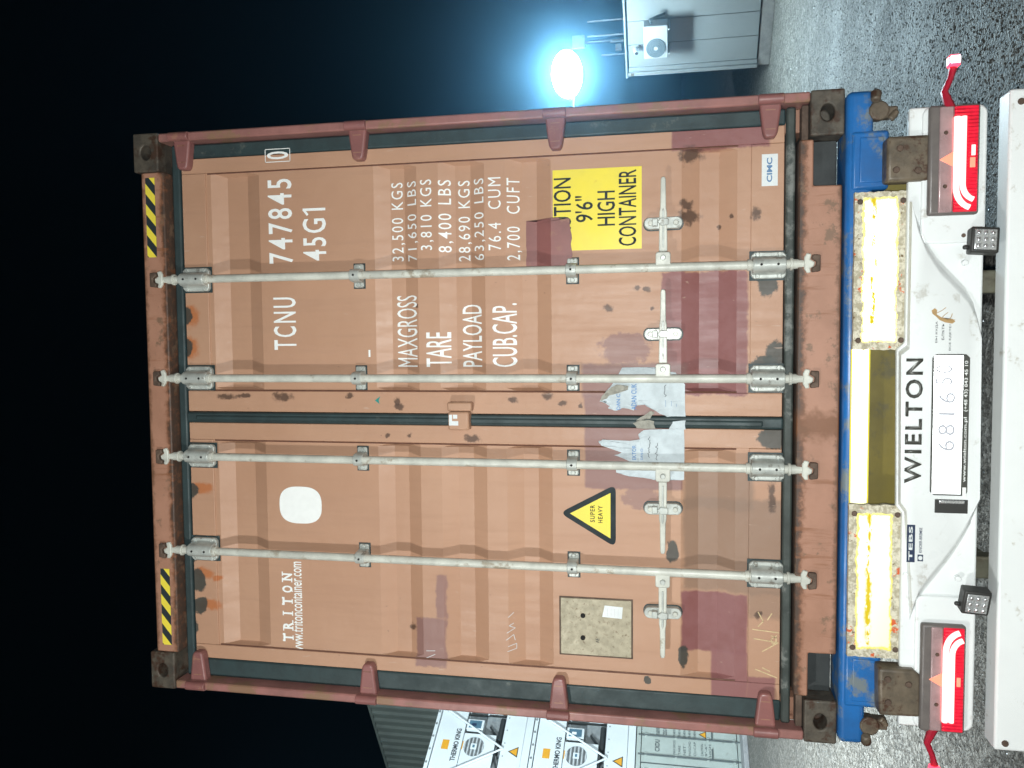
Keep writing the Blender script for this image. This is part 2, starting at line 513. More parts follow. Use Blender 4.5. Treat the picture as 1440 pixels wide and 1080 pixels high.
def rail_paint(name, zedge, s, zfar):
    """frame paint with rust that creeps from the gasket groove and runs in streaks"""
    t = NT(name)
    x, y, z = t.xyz()
    n1 = t.noise(6, 5, 0.6); n2 = t.noise(26, 6, 0.7); n3 = t.noise(11, 5, 0.7, stretch=(2.2, 1, .18), off=(3, 1, 4))
    c = t.mix(t.rng(n1, 0.3, 0.7), (0.40, 0.205, 0.135), (0.33, 0.165, 0.105))
    d = t.math('MULTIPLY', t.math('SUBTRACT', z, zedge), s)         # metres away from the groove
    d = t.math('ADD', d, t.math('MULTIPLY', t.math('SUBTRACT', n2, 0.5), 0.075))
    c = t.mix(t.rng(d, 0.034, 0.006, 0, 0.85), c, (0.17, 0.062, 0.024))
    c = t.mix(t.rng(d, 0.020, -0.002, 0, 0.92), c, (0.055, 0.036, 0.026))
    c = t.mix(t.rng(n3, 0.56, 0.68, 0, 0.7), c, (0.22, 0.085, 0.035))
    c = t.mix(t.rng(t.noise(9, 6, 0.7, off=(8, 2, 1)), 0.57, 0.64, 0, 0.8), c, (0.17, 0.105, 0.065))
    d2 = t.math('ADD', t.math('MULTIPLY', t.math('SUBTRACT', zfar, z), float(s)), t.math('MULTIPLY', t.math('SUBTRACT', n2, 0.5), 0.06))
    c = t.mix(t.rng(d2, 0.022, 0.0, 0, 0.85), c, (0.12, 0.055, 0.026))
    sm = t.math('ADD', t.math('ABSOLUTE', t.math('ADD', x, 0.008)), t.math('MULTIPLY', t.math('SUBTRACT', n2, 0.5), 0.12))
    if s < 0:
        c = t.mix(t.rng(sm, 0.075, 0.02, 0, 0.8), c, (0.17, 0.066, 0.025))
    t.set(col=c, rough=0.55, normal=t.bump(n2, 0.12, 0.006))
    MATS[name] = t.m


rail_paint("sill_paint", 1.278, -1, 1.136)
rail_paint("header_paint", 3.888, 1, 3.996)

# ------------------------------------------------------------------ ground
t = NT("wet_gravel")
v1 = t.voro(46); v2 = t.voro(105); n1 = t.noise(2.2, 5, 0.6); n2 = t.noise(26, 6, 0.7); n3 = t.noise(0.35, 4, 0.6)
c = t.mix(t.rng(n2, 0.3, 0.72), (0.085, 0.078, 0.064), (0.25, 0.235, 0.20))
c = t.mix(t.rng(n1, 0.35, 0.7, 0, 0.6), c, (0.12, 0.116, 0.105))
for sc_, am in ((46, .55), (22, .35)):                                    # single stones, some pale, some dark
    vc = t.n("ShaderNodeTexVoronoi"); vc.inputs["Scale"].default_value = sc_
    t.put(vc.inputs["Vector"], t.co)
    sp_ = t.n("ShaderNodeSeparateColor"); t.put(sp_.inputs[0], vc.outputs["Color"])
    c = t.mix(t.rng(sp_.outputs[0], 0.55, 0.95, 0, am), c, (0.50, 0.48, 0.43))
    c = t.mix(t.rng(sp_.outputs[1], 0.65, 0.95, 0, am), c, (0.04, 0.037, 0.032))
t.set(col=c, rough=t.rng(n3, 0.35, 0.65, 0.22, 0.5), spec=0.25)
h = t.math('ADD', t.math('MULTIPLY', v1, 1.0), t.math('ADD', t.math('MULTIPLY', v2, 0.5), t.math('MULTIPLY', n2, 1.1)))
pud = t.rng(t.noise(0.9, 4, 0.55, off=(2, 6, 0)), 0.40, 0.52)           # 0 in the shallow puddles
h = t.math('MULTIPLY', h, t.math('ADD', 0.55, t.math('MULTIPLY', pud, 0.45)))
t.set(normal=t.bump(h, 0.7, 0.014), rough=t.math('ADD', 0.48, t.math('MULTIPLY', n1, 0.22)))
MATS["wet_gravel"] = t.m
g = MB()
G = 300.0
g.add([(-G, -G, 0), (G, -G, 0), (G, G, 0), (-G, G, 0)], [(0, 1, 2, 3)])
tag(g.build("ground", "wet_gravel"), "wet dark gravel yard surface around the lorry", "ground", kind="structure")

# loose chippings over the yard (nobody could count them)
pm = MB()
rnd = random.Random(3)
ico = [(0, 0, 1), (1, 0, 0), (0, 1, 0), (-1, 0, 0), (0, -1, 0), (0, 0, -1)]
icf = [(0, 1, 2), (0, 2, 3), (0, 3, 4), (0, 4, 1), (5, 2, 1), (5, 3, 2), (5, 4, 3), (5, 1, 4)]


def chip(x, y, s):
    a = rnd.random() * 6.28
    ca, sa = math.cos(a), math.sin(a)
    sx, sy, sz = s * rnd.uniform(.7, 1.3), s * rnd.uniform(.6, 1.0), s * rnd.uniform(.35, .7)
    vs = []
    for (p, q, w) in ico:
        p *= sx * rnd.uniform(.7, 1.2); q *= sy * rnd.uniform(.7, 1.2); w *= sz
        vs.append((x + p * ca - q * sa + rnd.uniform(-.2, .2) * s, y + p * sa + q * ca, w * .75 + sz * 0.25))
    pm.add(vs, icf)


for _ in range(16000):
    d = rnd.random() ** 1.3
    chip(rnd.uniform(1.2, 2.6 + 6 * d), 1.2 + 11.0 * d, rnd.uniform(.004, .011))
for _ in range(9000):
    d = rnd.random() ** 1.3
    chip(-rnd.uniform(1.2, 2.8 + 6.5 * d), 1.0 + 11 * d, rnd.uniform(.004, .011))
for _ in range(1500):
    chip(rnd.uniform(-1.2, 1.2), rnd.uniform(1.2, 3.5), rnd.uniform(.004, .011))
tag(pm.build("gravel_chippings", "pebble", smooth=False), "loose grey stone chippings lying on the wet yard", "gravel", kind="stuff")

# ------------------------------------------------------------------ text and decals that follow the door's corrugation
REC = [(3.705, 3.640, 3.545, 3.478), (2.962, 2.898, 2.836, 2.775), (2.684, 2.618, 2.553, 2.490),
       (2.406, 2.340, 2.279, 2.218), (1.708, 1.640, 1.566, 1.500)]
BREAKS = [z for r in REC for z in r]


def surf(x, z):
    for a, b, c_, d in REC:
        if d <= z <= a:
            if z > b: k = (a - z) / (a - b)
            elif z < c_: k = (z - d) / (c_ - d)
            else: k = 1
            return YC + (YD - YC) * k
    return YC


def conform(bm, off, ysurf):
    if ysurf == 'door':
        for zb in BREAKS:
            zs = [v.co.z for v in bm.verts]
            if zs and min(zs) < zb < max(zs):
                bmesh.ops.bisect_plane(bm, geom=bm.verts[:] + bm.edges[:] + bm.faces[:], plane_co=(0, 0, zb), plane_no=(0, 0, 1))
        for v in bm.verts:
            v.co.y = surf(v.co.x, v.co.z) - off
    else:
        for v in bm.verts:
            v.co.y = ysurf - off


def finish(bm, name, m, parent, thick=0.0):
    me = bpy.data.meshes.new(name)
    if thick:
        r = bmesh.ops.extrude_face_region(bm, geom=bm.faces[:])
        for e in r["geom"]:
            if isinstance(e, bmesh.types.BMVert):
                e.co.y -= thick
    bmesh.ops.recalc_face_normals(bm, faces=bm.faces)
    if not thick and len(bm.faces):
        bm.normal_update()
        if sum(f.normal.y * f.calc_area() for f in bm.faces) > 0:
            bmesh.ops.reverse_faces(bm, faces=bm.faces[:])
    if FR != Matrix.Identity(4):
        bm.transform(FR)
    bm.to_mesh(me); bm.free()
    return link(name, me, m, parent)


def decal(name, poly, m, parent, off=0.0015, ysurf='door', thick=0.0):
    bm = bmesh.new()
    vs = [bm.verts.new((x, 0, z)) for x, z in poly]
    f = bm.faces.new(vs)
    bmesh.ops.triangulate(bm, faces=[f])
    conform(bm, off, ysurf)
    return finish(bm, name, m, parent, thick)


def rectp(x0, x1, z0, z1):
    return [(x0, z0), (x1, z0), (x1, z1), (x0, z1)]


def px_rect(a, b, Y=YC):
    p, q = W(*a, Y), W(*b, Y)
    return min(p[0], q[0]), max(p[0], q[0]), min(p[1], q[1]), max(p[1], q[1])


def text(s, box, m, parent, off=0.0015, ysurf='door', spacing=1.0, bold=0.0, name="lettering", thick=0.0, shear=0.0):
    """lettering s fitted into box (x0, x1, z0, z1)"""
    cu = bpy.data.curves.new("txt", 'FONT')
    cu.body = s
    cu.size = 1.0
    cu.space_character = spacing
    cu.offset = bold
    cu.resolution_u = 3
    cu.shear = shear
    ob = bpy.data.objects.new("txt", cu)
    me = bpy.data.meshes.new_from_object(ob)
    bm = bmesh.new(); bm.from_mesh(me)
    bpy.data.objects.remove(ob); bpy.data.meshes.remove(me); bpy.data.curves.remove(cu)
    if not bm.verts:
        return None
    xs = [v.co.x for v in bm.verts]; ys = [v.co.y for v in bm.verts]
    ax, bx, ay, by = min(xs), max(xs), min(ys), max(ys)
    x0, x1, z0, z1 = box
    for v in bm.verts:
        u = (v.co.x - ax) / (bx - ax); w = (v.co.y - ay) / (by - ay)
        v.co = (x0 + u * (x1 - x0), 0, z0 + w * (z1 - z0))
    conform(bm, off, ysurf)
    if not thick:
        bmesh.ops.split_edges(bm, edges=bm.edges[:])
        for f in bm.faces:
            j = random.random() * .0004
            for v in f.verts:
                v.co.y -= j
    return finish(bm, name, m, parent, thick)


def stroke(name, pts, w, m, parent, off=0.0016, ysurf='door'):
    bm = bmesh.new()
    for i in range(len(pts) - 1):
        a, b = Vector((pts[i][0], pts[i][1])), Vector((pts[i + 1][0], pts[i + 1][1]))
        d = (b - a).normalized(); n = Vector((-d.y, d.x)) * w / 2
        a = a - d * w * .3; b = b + d * w * .3
        q = [bm.verts.new((p.x, 0, p.y)) for p in (a - n, b - n, b + n, a + n)]
        bm.faces.new(q)
    conform(bm, off + random.random() * 1e-4, ysurf)
    return finish(bm, name, m, parent)


# ------------------------------------------------------------------ the container on the lorry
Z0 = 1.13
ZT = Z0 + 2.896
HW = 1.219
LEN = 12.192
box_ = thing("shipping_container", "brown rear doors of a worn forty-foot shipping container loaded on the trailer", "container", (0, 0, Z0))

# body: corrugated sides, roof, front end
for s in (-1, 1):
    m = MB()
    y = 0.18; i = 0
    prof = []
    while y < LEN - 0.18:
        for dy, dx in ((0, 0), (.07, 0), (.138, .036), (.208, .036), (.276, 0)):
            prof.append((min(y + dy, LEN - 0.18), dx))
        y += 0.276
    vs = []
    for (py, dx) in prof:
        vs += [(s * (HW - .005 - dx), py, Z0 + .16), (s * (HW - .005 - dx), py, ZT - .10)]
    m.add(vs, [(2 * k, 2 * k + 2, 2 * k + 3, 2 * k + 1) for k in range(len(prof) - 1)])
    m.build("side_wall", "frame_paint", box_, smooth=False)
    MB().box(s * HW, s * (HW - .06), .18, LEN - .18, ZT - .10, ZT - .035).build("top_rail", "frame_paint", box_, .006)
    MB().box(s * HW, s * (HW - .06), .18, LEN - .18, Z0 + .015, Z0 + .16).build("bottom_rail", "frame_paint", box_, .006)
MB().box(-HW + .06, HW - .06, .12, LEN - .12, ZT - .05, ZT - .03).build("roof", "frame_paint", box_)
MB().box(-HW + .06, HW - .06, .15, LEN - .12, Z0 + .06, Z0 + .09).build("floor_panel", "chassis_grey", box_)
MB().box(-HW + .06, HW - .06, LEN - .12, LEN - .08, Z0 + .10, ZT - .06).build("front_wall", "frame_paint", box_)


def casting(x0, x1, y0, y1, z0, z1, parent):
    """corner fitting: block with an oval hole through its face"""
    m = MB()
    n = 24
    cx, cz = (x0 + x1) / 2, (z0 + z1) / 2
    rx, rz = 0.031, 0.024
    ring, rim = [], []
    hx, hz = (x1 - x0) / 2, (z1 - z0) / 2
    for i in range(n):
        a = 2 * math.pi * i / n
        ca, sa = math.cos(a), math.sin(a)
        ring.append((cx + rx * ca, cz + rz * sa))
        k = min(hx / abs(ca) if abs(ca) > 1e-6 else 9, hz / abs(sa) if abs(sa) > 1e-6 else 9)
        rim.append((cx + ca * k, cz + sa * k))
    # snap to the four corners
    for sx in (-1, 1):
        for sz in (-1, 1):
            tgt = (cx + sx * hx, cz + sz * hz)
            j = min(range(n), key=lambda q: (rim[q][0] - tgt[0]) ** 2 + (rim[q][1] - tgt[1]) ** 2)
            rim[j] = tgt
    vs = [(x, y0, z) for x, z in rim] + [(x, y0, z) for x, z in ring] + [(x, y0 + .10, z) for x, z in ring] + [(x, y1, z) for x, z in rim]
    fs = []
    for i in range(n):
        j = (i + 1) % n
        fs += [(i, j, n + j, n + i), (n + i, n + j, 2 * n + j, 2 * n + i), (i, 3 * n + i, 3 * n + j, j)]
    fs += [tuple(range(2 * n, 3 * n)), tuple(range(3 * n, 4 * n))]
    m.add(vs, fs)
    o = m.build("corner_casting", "casting_steel", parent, smooth=False)
    b = o.modifiers.new("edge", 'BEVEL'); b.width = .007; b.segments = 3; b.limit_method = 'ANGLE'; b.angle_limit = R(60)
    return o


for s in (-1, 1):
    for (a, b) in ((Z0, Z0 + .118), (ZT - .118, ZT)):
        x0, x1 = sorted((s * HW, s * (HW - .165)))
        casting(x0, x1, 0.0, .178, a, b, box_)
        casting(x0, x1, LEN - .178, LEN - .002, a, b, box_)
    # corner post: front flange, inner return
    x0, x1 = s * (HW - .003), s * (HW - .040)
    m = MB()
    m.box(x0, x1, .004, .10, Z0 + .118, ZT - .118)
    m.build("corner_post", "post_paint", box_, .007)
    MB().box(s * (HW - .041), s * (HW - .13), .095, .17, Z0 + .12, ZT - .12).build("post_inner", "frame_paint", box_, .004)
    MB().box(s * (HW - .003), s * (HW - .06), LEN - .16, LEN - .01, Z0 + .118, ZT - .118).build("corner_post", "frame_paint", box_, .006)

# header and sill
HX = HW - .166
m = MB(); m.slab(rectp(-HX, HX, 3.888, ZT - .030), .006, .12)
header = m.build("door_header", "header_paint", box_, .006)
m = MB()
sx = .875
m.slab([(-sx, Z0 + .004), (sx, Z0 + .004), (sx, Z0 + .105), (HX - .01, Z0 + .105), (HX - .01, 1.286), (-HX + .01, 1.286), (-HX + .01, Z0 + .105), (-sx, Z0 + .105)], .006, .14)
sill = m.build("door_sill", "sill_paint", box_, .006)
for s in (-1, 1):
    MB().box(s * sx * 1.005, s * HX * .999, .09, .13, Z0 + .012, Z0 + .104).build("sill_pocket", "reefer_dark", box_, .002)
    # bent hook of the post foot between sill and casting
    MB().box(s * (HX - .012), s * (HW - .045), .03, .09, 1.25, 1.275).build("post_foot", "keeper_rust", box_, .004)

MB().box(-HX, HX, .175, .30, Z0 + .0005, Z0 + .058).build("floor_cross_member", "frame_paint", box_, .004)
for s in (-1, 1):
    MB().box(s * HX * .999, s * .70, .1405, .172, Z0 + .002, Z0 + .14).build("light_stop_plate", "reefer_dark", box_)  # added dark plate that blocks light coming from behind
# gaskets (dark green rubber)
def gasket(x0, x1, z0, z1, y=.060, nm="door_gasket", mt="gasket_rubber"):
    return MB().box(x0, x1, y, y + .03, z0, z1).build(nm, mt, box_, .008)


gasket(-1.176, 1.176, 3.846, 3.884)
gasket(-1.176, 1.176, 1.292, 1.326, .050, mt="gasket_dirty")
gasket(1.116, 1.176, 1.326, 3.844, .066)
gasket(-1.094, -1.176, 1.326, 3.844, .066)
gasket(-.031, .015, 1.326, 3.844, .054)
gasket(-.024, .002, 1.40, 3.80, .049, "gasket_lip")
MB().box(-1.17, 1.17, .125, .15, 1.30, 3.88).build("door_back", "hole", box_)


def door(x_out, x_st, x_sti, x_in):
    """one leaf: stiles and rails with the corrugated panel between"""
    s = 1 if x_out > x_in else -1
    zt, zb = 3.840, 1.330
    zpt, zpb = 3.728, 1.450
    m = MB()
    e = 0.017
    xs = [x_st, x_st - s * e, x_sti + s * e, x_sti]
    zs = sorted([zpt, zpb] + BREAKS, reverse=True)
    vs = []
    for i, x in enumerate(xs):
        for z in zs:
            vs.append((x, surf(x, z) if i in (1, 2) else YC, z))
    n = len(zs)
    fs = []
    for i in range(3):
        for k in range(n - 1):
            fs.append((i * n + k, (i + 1) * n + k, (i + 1) * n + k + 1, i * n + k + 1))
    m.add(vs, fs)
    o = m.build("door", "door_paint", box_, smooth=False)
    for nm, a in (("door_stile", (x_out, x_st, zb, zt)), ("door_stile", (x_in, x_sti, zb, zt)),
                  ("door_rail", (x_st - s * .0005, x_sti + s * .0005, zpt, zt)), ("door_rail", (x_st - s * .0005, x_sti + s * .0005, zb, zpb))):
        MB().box(a[0], a[1], YS, .112, a[2], a[3]).build(nm, "door_paint", o, .0025)
    # wavy weld bead where the corrugated sheet meets the stile
    for xx, q in ((x_st, -1), (x_sti, 1)):
        pts = []
        z = zpt - .01
        while z > zpb:
            pts.append((xx + q * s * .003, YS + .0035 , z)); z -= .06
        MB().tube(pts, .0035, 5).build("weld_seam", "weld", o)
    return o


door_r = door(1.114, 1.050, .107, .017)
door_l = door(-1.092, -1.030, -.107, -.033)
door_r["label"] = "right door leaf with the stencilled weights and yellow height sticker"
door_l["label"] = "left door leaf with white oval and heavy-load triangle"

# ---- lock rods and their fittings
RY = 0.018
RODS = ((.592, door_r, 1), (.165, door_r, 1), (-.177, door_l, -1), (-.593, door_l, -1))


def big_bracket(x, z0, z1, d):
    m = MB()
    m.slab([(x - .05, z0 + .012), (x - .038, z0), (x + .038, z0), (x + .05, z0 + .012), (x + .05, z1 - .012), (x + .038, z1), (x - .038, z1), (x - .05, z1 - .012)], .046, YS + .001)
    n = 12
    prof = [(x - .036, .047)] + [(x + .028 * math.cos(math.pi - math.pi * i / n), RY + .014 - .034 * math.sin(math.pi * i / n)) for i in range(n + 1)] + [(x + .036, .047)]
    k = len(prof)
    vs = [(a, b, z0 + .004) for a, b in prof] + [(a, b, z1 - .004) for a, b in prof]
    m.add(vs, [(i, i + 1, k + i + 1, k + i) for i in range(k - 1)] + [tuple(range(k - 1, -1, -1)), tuple(range(k, 2 * k))])
    o = m.build("rod_bracket", "galvanised_plate", d, .004)
    for dz in (.03, -.03):
        MB().cyl((x, RY - .022, (z0 + z1) / 2 + dz), (x, RY + .004, (z0 + z1) / 2 + dz), .0048, n=10).build("rivet_hole", "hole", d)
    for dx in (-.041, .041):
        for dz in (-.04, .04):
            MB().cyl((x + dx, .040, (z0 + z1) / 2 + dz), (x + dx, .05, (z0 + z1) / 2 + dz), .0085, .0095, 10).build("bolt", "galvanised_plate", d, .002)
    MB().slab([(x - .056, z0 - .005), (x + .056, z0 - .005), (x + .056, z1 + .005), (x - .056, z1 + .005)], YS - .0025, YS).build("bracket_sealant", "gasket_rubber", d)
    return o


def guide(x, z, d):
    m = MB()
    h = .021
    m.slab([(x - .049, z - h * .8), (x - .043, z - h), (x + .043, z - h), (x + .049, z - h * .8), (x + .049, z + h * .8), (x + .043, z + h), (x - .043, z + h), (x - .049, z + h * .8)], .060, YC + .001)
    n = 10
    prof = [(x - .030, .061)] + [(x + .026 * math.cos(math.pi - math.pi * i / n), RY + .01 - .030 * math.sin(math.pi * i / n)) for i in range(n + 1)] + [(x + .030, .061)]
    k = len(prof)
    vs = [(a, b, z - h) for a, b in prof] + [(a, b, z + h) for a, b in prof]
    m.add(vs, [(i, i + 1, k + i + 1, k + i) for i in range(k - 1)] + [tuple(range(k - 1, -1, -1)), tuple(range(k, 2 * k))])
    o = m.build("rod_guide", "galvanised_plate", d, .003)
    MB().cyl((x, RY - .022, z), (x, RY, z), .0048, n=10).build("rivet_hole", "hole", d)
    for dx in (-.038, .038):
        MB().cyl((x + dx, .053, z), (x + dx, .062, z), .009, .010, 10).build("bolt", "galvanised_plate", d, .002)
    MB().slab(rectp(x - .053, x + .053, z - h - .005, z + h + .005), YC - .002, YC + .0005).build("bracket_sealant", "gasket_rubber", d)


def cam_end(x, top, d):
    """forked cam on the end of the rod and the keeper it hooks into"""
    s = 1 if top else -1
    zc = 3.925 if top else 1.243
    m = MB()
    m.cyl((x, RY, zc - s * .065), (x, RY, zc - s * .018), .019, .017, 14)
    m.cyl((x, RY, zc - s * .07), (x, RY, zc - s * .06), .024, n=14)
    o = m.build("cam_shaft", "galvanised_rod", d, .002)
    m = MB()
    m.slab([(x - .036, zc - s * .012), (x - .020, zc - s * .022), (x + .022, zc - s * .022), (x + .038, zc - s * .014), (x + .034, zc + s * .004), (x + .014, zc - s * .002), (x + .004, zc + s * .016), (x - .012, zc + s * .012), (x - .018, zc - s * .002), (x - .034, zc + s * .002)], RY - .022, RY + .018)
    m.build("cam_fork", "galvanised_rod", d, .004)
    m = MB()
    m.slab([(x - .034, zc + s * .004), (x - .016, zc + s * .003), (x - .010, zc + s * .018), (x + .006, zc + s * .020), (x + .016, zc + s * .002), (x + .032, zc + s * .006), (x + .030, zc + s * .034), (x - .030, zc + s * .034)], -.012, .010)
    m.build("cam_keeper", "keeper_rust", header if top else sill, .004)


def handle(x, s, d):
    """lever hinged on a lug of the rod, resting in its catch"""
    z = 1.777
    MB().slab([(x + s * .008, z - .028), (x + s * .052, z - .028), (x + s * .058, z - .022), (x + s * .058, z + .022), (x + s * .052, z + .028), (x + s * .008, z + .028)], .004, .03).build("handle_lug", "galvanised_rod", d, .003)
    MB().cyl((x + s * .036, -.004, z), (x + s * .036, .006, z), .010, .011, 12).build("hinge_pin", "galvanised_plate", d, .002)
    L = .335
    m = MB()
    pts = [(.052, .016), (.10, .0155), (.20, .014), (.215, .011), (L - .01, .0095), (L, .006)]
    poly = [(x + s * (a + .008), z + b) for a, b in pts] + [(x + s * (a + .008), z - b) for a, b in pts[::-1]]
    m.slab(poly, .014, .026)
    o = m.build("handle", "galvanised_rod", d, .003)
    m = MB()
    m.slab([(x + s * .075, z + .003), (x + s * .215, z + .004), (x + s * .225, z), (x + s * .215, z - .004), (x + s * .075, z - .003)], .008, .016)
    m.build("handle_rib", "galvanised_plate", d, .002)
    # catch plate across the lever
    cx = x + s * .172
    pl = []
    for i in range(16):
        a = math.pi * 2 * i / 16
        pl.append((cx + .023 * math.cos(a), z + (.05 if math.sin(a) > 0 else -.05) + .023 * math.sin(a)))
    MB().slab(pl, .040, YC + .001).build("handle_catch", "galvanised_plate", d, .003)
    sl = [(cx + (p[0] - cx) * 1.18, z + (p[1] - z) * 1.06) for p in pl]
    MB().slab(sl, YC - .002, YC + .0004).build("bracket_sealant", "gasket_rubber", d)
    for dz in (-.048, .048):
        MB().cyl((cx, .031, z + dz), (cx, .042, z + dz), .0095, .011, 10).build("bolt", "galvanised_rod", d, .002)
    m = MB()
    m.slab([(cx - .012, z - .02), (cx + .012, z - .02), (cx + .015, z + .008), (cx, z + .022), (cx - .015, z + .008)], .003, .014)
    m.slab(rectp(cx - .014, cx + .014, z + .020, z + .042), .012, .042)
    m.build("catch_hook", "galvanised_plate", d, .003)


for (x, d, s) in RODS:
    MB().cyl((x, RY, 1.305), (x, RY, 3.865), .0168, n=20).build("lock_rod", "galvanised_rod", d)
    big_bracket(x, 3.712, 3.838, d)
    big_bracket(x, 1.322, 1.450, d)
    guide(x, 3.030, d)
    guide(x, 2.132, d)
    cam_end(x, True, d)
    cam_end(x, False, d)
    handle(x, s, d)
    for zc in (3.712 - .008, 1.45 + .008):
        MB().cyl((x, RY, zc - .008), (x, RY, zc + .008), .022, n=16).build("rod_collar", "galvanised_rod", d, .002)

# ---- hinges: blades from the post over the gasket to the leaf
for s, d in ((1, door_r), (-1, door_l)):
    for z in (3.808, 3.010, 2.192, 1.386):
        m = MB()
        xo, xi = HW - .002, 1.062 if s > 0 else 1.052
        m.slab([(s * xo, z - .042), (s * (xo - .05), z - .038), (s * (xi + .03), z - .028), (s * (xi + .008), z - .024), (s * xi, z - .014),
                (s * xi, z + .014), (s * (xi + .008), z + .024), (s * (xi + .03), z + .028), (s * (xo - .05), z + .038), (s * xo, z + .042)], .020, .067)
        m.build("hinge", "maroon_paint", d, .009, seg=3)
        MB().cyl((s * (HW - .022), .004, z - .046), (s * (HW - .022), .004, z + .046), .019, n=14).build("hinge_knuckle", "maroon_paint", d, .003)
        for q in (.03, .10):
            MB().slab(rectp(s * (xi + q) - .0015, s * (xi + q) + .0015, z - .018, z + .018), .0192, .021).build("hinge_scuff", "frame_paint", d)

# ---- anti-rack lock box over the seam
x0, x1, z0, z1 = -.046, .068, 2.545, 2.642
MB().box(-.046, .030, .012, YS, z0 + .006, z1 - .004).build("lock_box", "brown_paint", door_l, .008)
MB().box(.031, .068, .020, YS, z0 - .004, z1 + .002).build("lock_box_hinge", "brown_paint", door_r, .007)
decal("label_scrap", rectp(-.026, .018, 2.620, 2.633), "sticker_white", door_l, ysurf=.012)
decal("label_scrap", rectp(-.026, -.008, 2.594, 2.620), "sticker_white", door_l, ysurf=.012, off=.0018)
decal("label_scrap", rectp(.002, .018, 2.598, 2.616), "sticker_white", door_l, ysurf=.012, off=.0017)

# ---- stencilled lettering
def T(s, a, b, m="white_print", parent=door_r, **k):
    return text(s, px_rect(a, b), m, parent, **k)


T("TCNU", (386, 492), (416, 418), spacing=1.25, bold=.010)
T("747845", (379, 371), (410, 251), spacing=1.25, bold=.010)
zx = px_rect((373, 229), (408, 208), YS)
text("0", (zx[0] + .012, zx[1] - .012, zx[2] + .008, zx[3] - .008), "white_print", door_r, ysurf=YS, bold=.012)
for a in ((zx[0], zx[1], zx[3] - .003, zx[3]), (zx[0], zx[1], zx[2], zx[2] + .003), (zx[0], zx[0] + .003, zx[2], zx[3]), (zx[1] - .003, zx[1], zx[2], zx[3])):
    decal("check_digit_frame", rectp(*a), "white_print", door_r, ysurf=YS, off=.0015)
T("45G1", (427, 367), (458, 292), spacing=1.2, bold=.010)
for s, v0, v1, ya in (("MAXGROSS", 557, 586, 415), ("TARE", 600, 633, 467), ("PAYLOAD", 649, 677, 428), ("CUB.CAP.", 693, 726, 426)):
    T(s, (v0, 516), (v1, ya), bold=0 if "M" in s else .006)
for s, v0, v1, ya, yb in (("32,500 KGS", 549, 566, 255, 367), ("71,650 LBS", 572, 587, 254, 367), ("3,810 KGS", 592, 609, 252, 352), ("8,400 LBS", 617, 635, 252, 355),
                          ("28,690 KGS", 643, 661, 252, 367), ("63,250 LBS", 666, 682, 250, 366), ("76.4  CUM", 687, 704, 249, 352), ("2,700  CUFT", 713, 732, 249, 366)):
    T(s, (v0, yb), (v1, ya), spacing=1.25, bold=0 if "M" in s else .003)
b = px_rect((427, 367), (458, 292))
stroke("lettering", [(b[1] - .006, b[3] - .006), (b[1] - .026, b[3] - .022)], .010, "white_print", door_r)
decal("paint_dash", rectp(*px_rect((518.5, 502), (521, 492))), "white_print", door_r)
ax, az = W(532, 563, YS)
decal("arrow_mark", [(ax - .016, az - .006), (ax, az + .014), (ax + .018, az - .010), (ax, az - .002)], "teal_print", door_r, ysurf=YS)

# yellow height sticker and the repair patch that covers its corner
cx0, cx1, cz0, cz1 = .672, .990, 1.860, 2.210
decal("height_sticker", rectp(cx0, cx1, cz0, cz1), "sign_yellow", door_r, off=.0012)
for s, bx in (("CAUTION", ((779, 350), (803, 250))), ("9'6\"", ((809, 313), (834, 275))), ("HIGH", ((840, 318), (865, 268))), ("CONTAINER", ((870, 346), (895, 238)))):
    b = px_rect(*bx)
    text(s, (max(b[0], cx0 + .006), min(b[1], cx1 - .006), b[2], b[3]), "sign_black", door_r, off=.0022, bold=.01)
px0 = px_rect((739, 378), (803, 307))
pp = []
for i in range(40):
    f = i / 40 * 4
    k = int(f); q = f - k
    c4 = [(px0[0], px0[2]), (px0[1], px0[2]), (px0[1], px0[3]), (px0[0], px0[3])]
    a, b = c4[k], c4[(k + 1) % 4]
    j = .006 if k in (0, 1) else .002
    pp.append((a[0] + (b[0] - a[0]) * q + random.uniform(-j, j), a[1] + (b[1] - a[1]) * q + random.uniform(-j, j)))
decal("repair_patch", pp, "maroon_paint", door_r, off=.0034)

# maker's sticker
b = px_rect((1071, 262), (1094, 216), YS)
decal("maker_sticker", rectp(*b), "sticker_white", door_r, ysurf=YS, off=.001)
text("CIMC", (b[0] + .014, b[1] - .014, b[2] + .02, b[3] - .018), "logo_blue", door_r, ysurf=YS, off=.0018, bold=.03)

# left leaf: white oval, owner's name, warning triangle, data plate
b = px_rect((394, 735), (452, 685))
ox, oz = (b[0] + b[1]) / 2, (b[2] + b[3]) / 2
ov = []
for i in range(40):
    a = 2 * math.pi * i / 40
    ca, sa = math.cos(a), math.sin(a)
    ov.append((ox + (b[1] - b[0]) / 2 * math.copysign(abs(ca) ** .72, ca), oz + (b[3] - b[2]) / 2 * math.copysign(abs(sa) ** .72, sa)))
decal("white_oval", ov, "white_print", door_l)
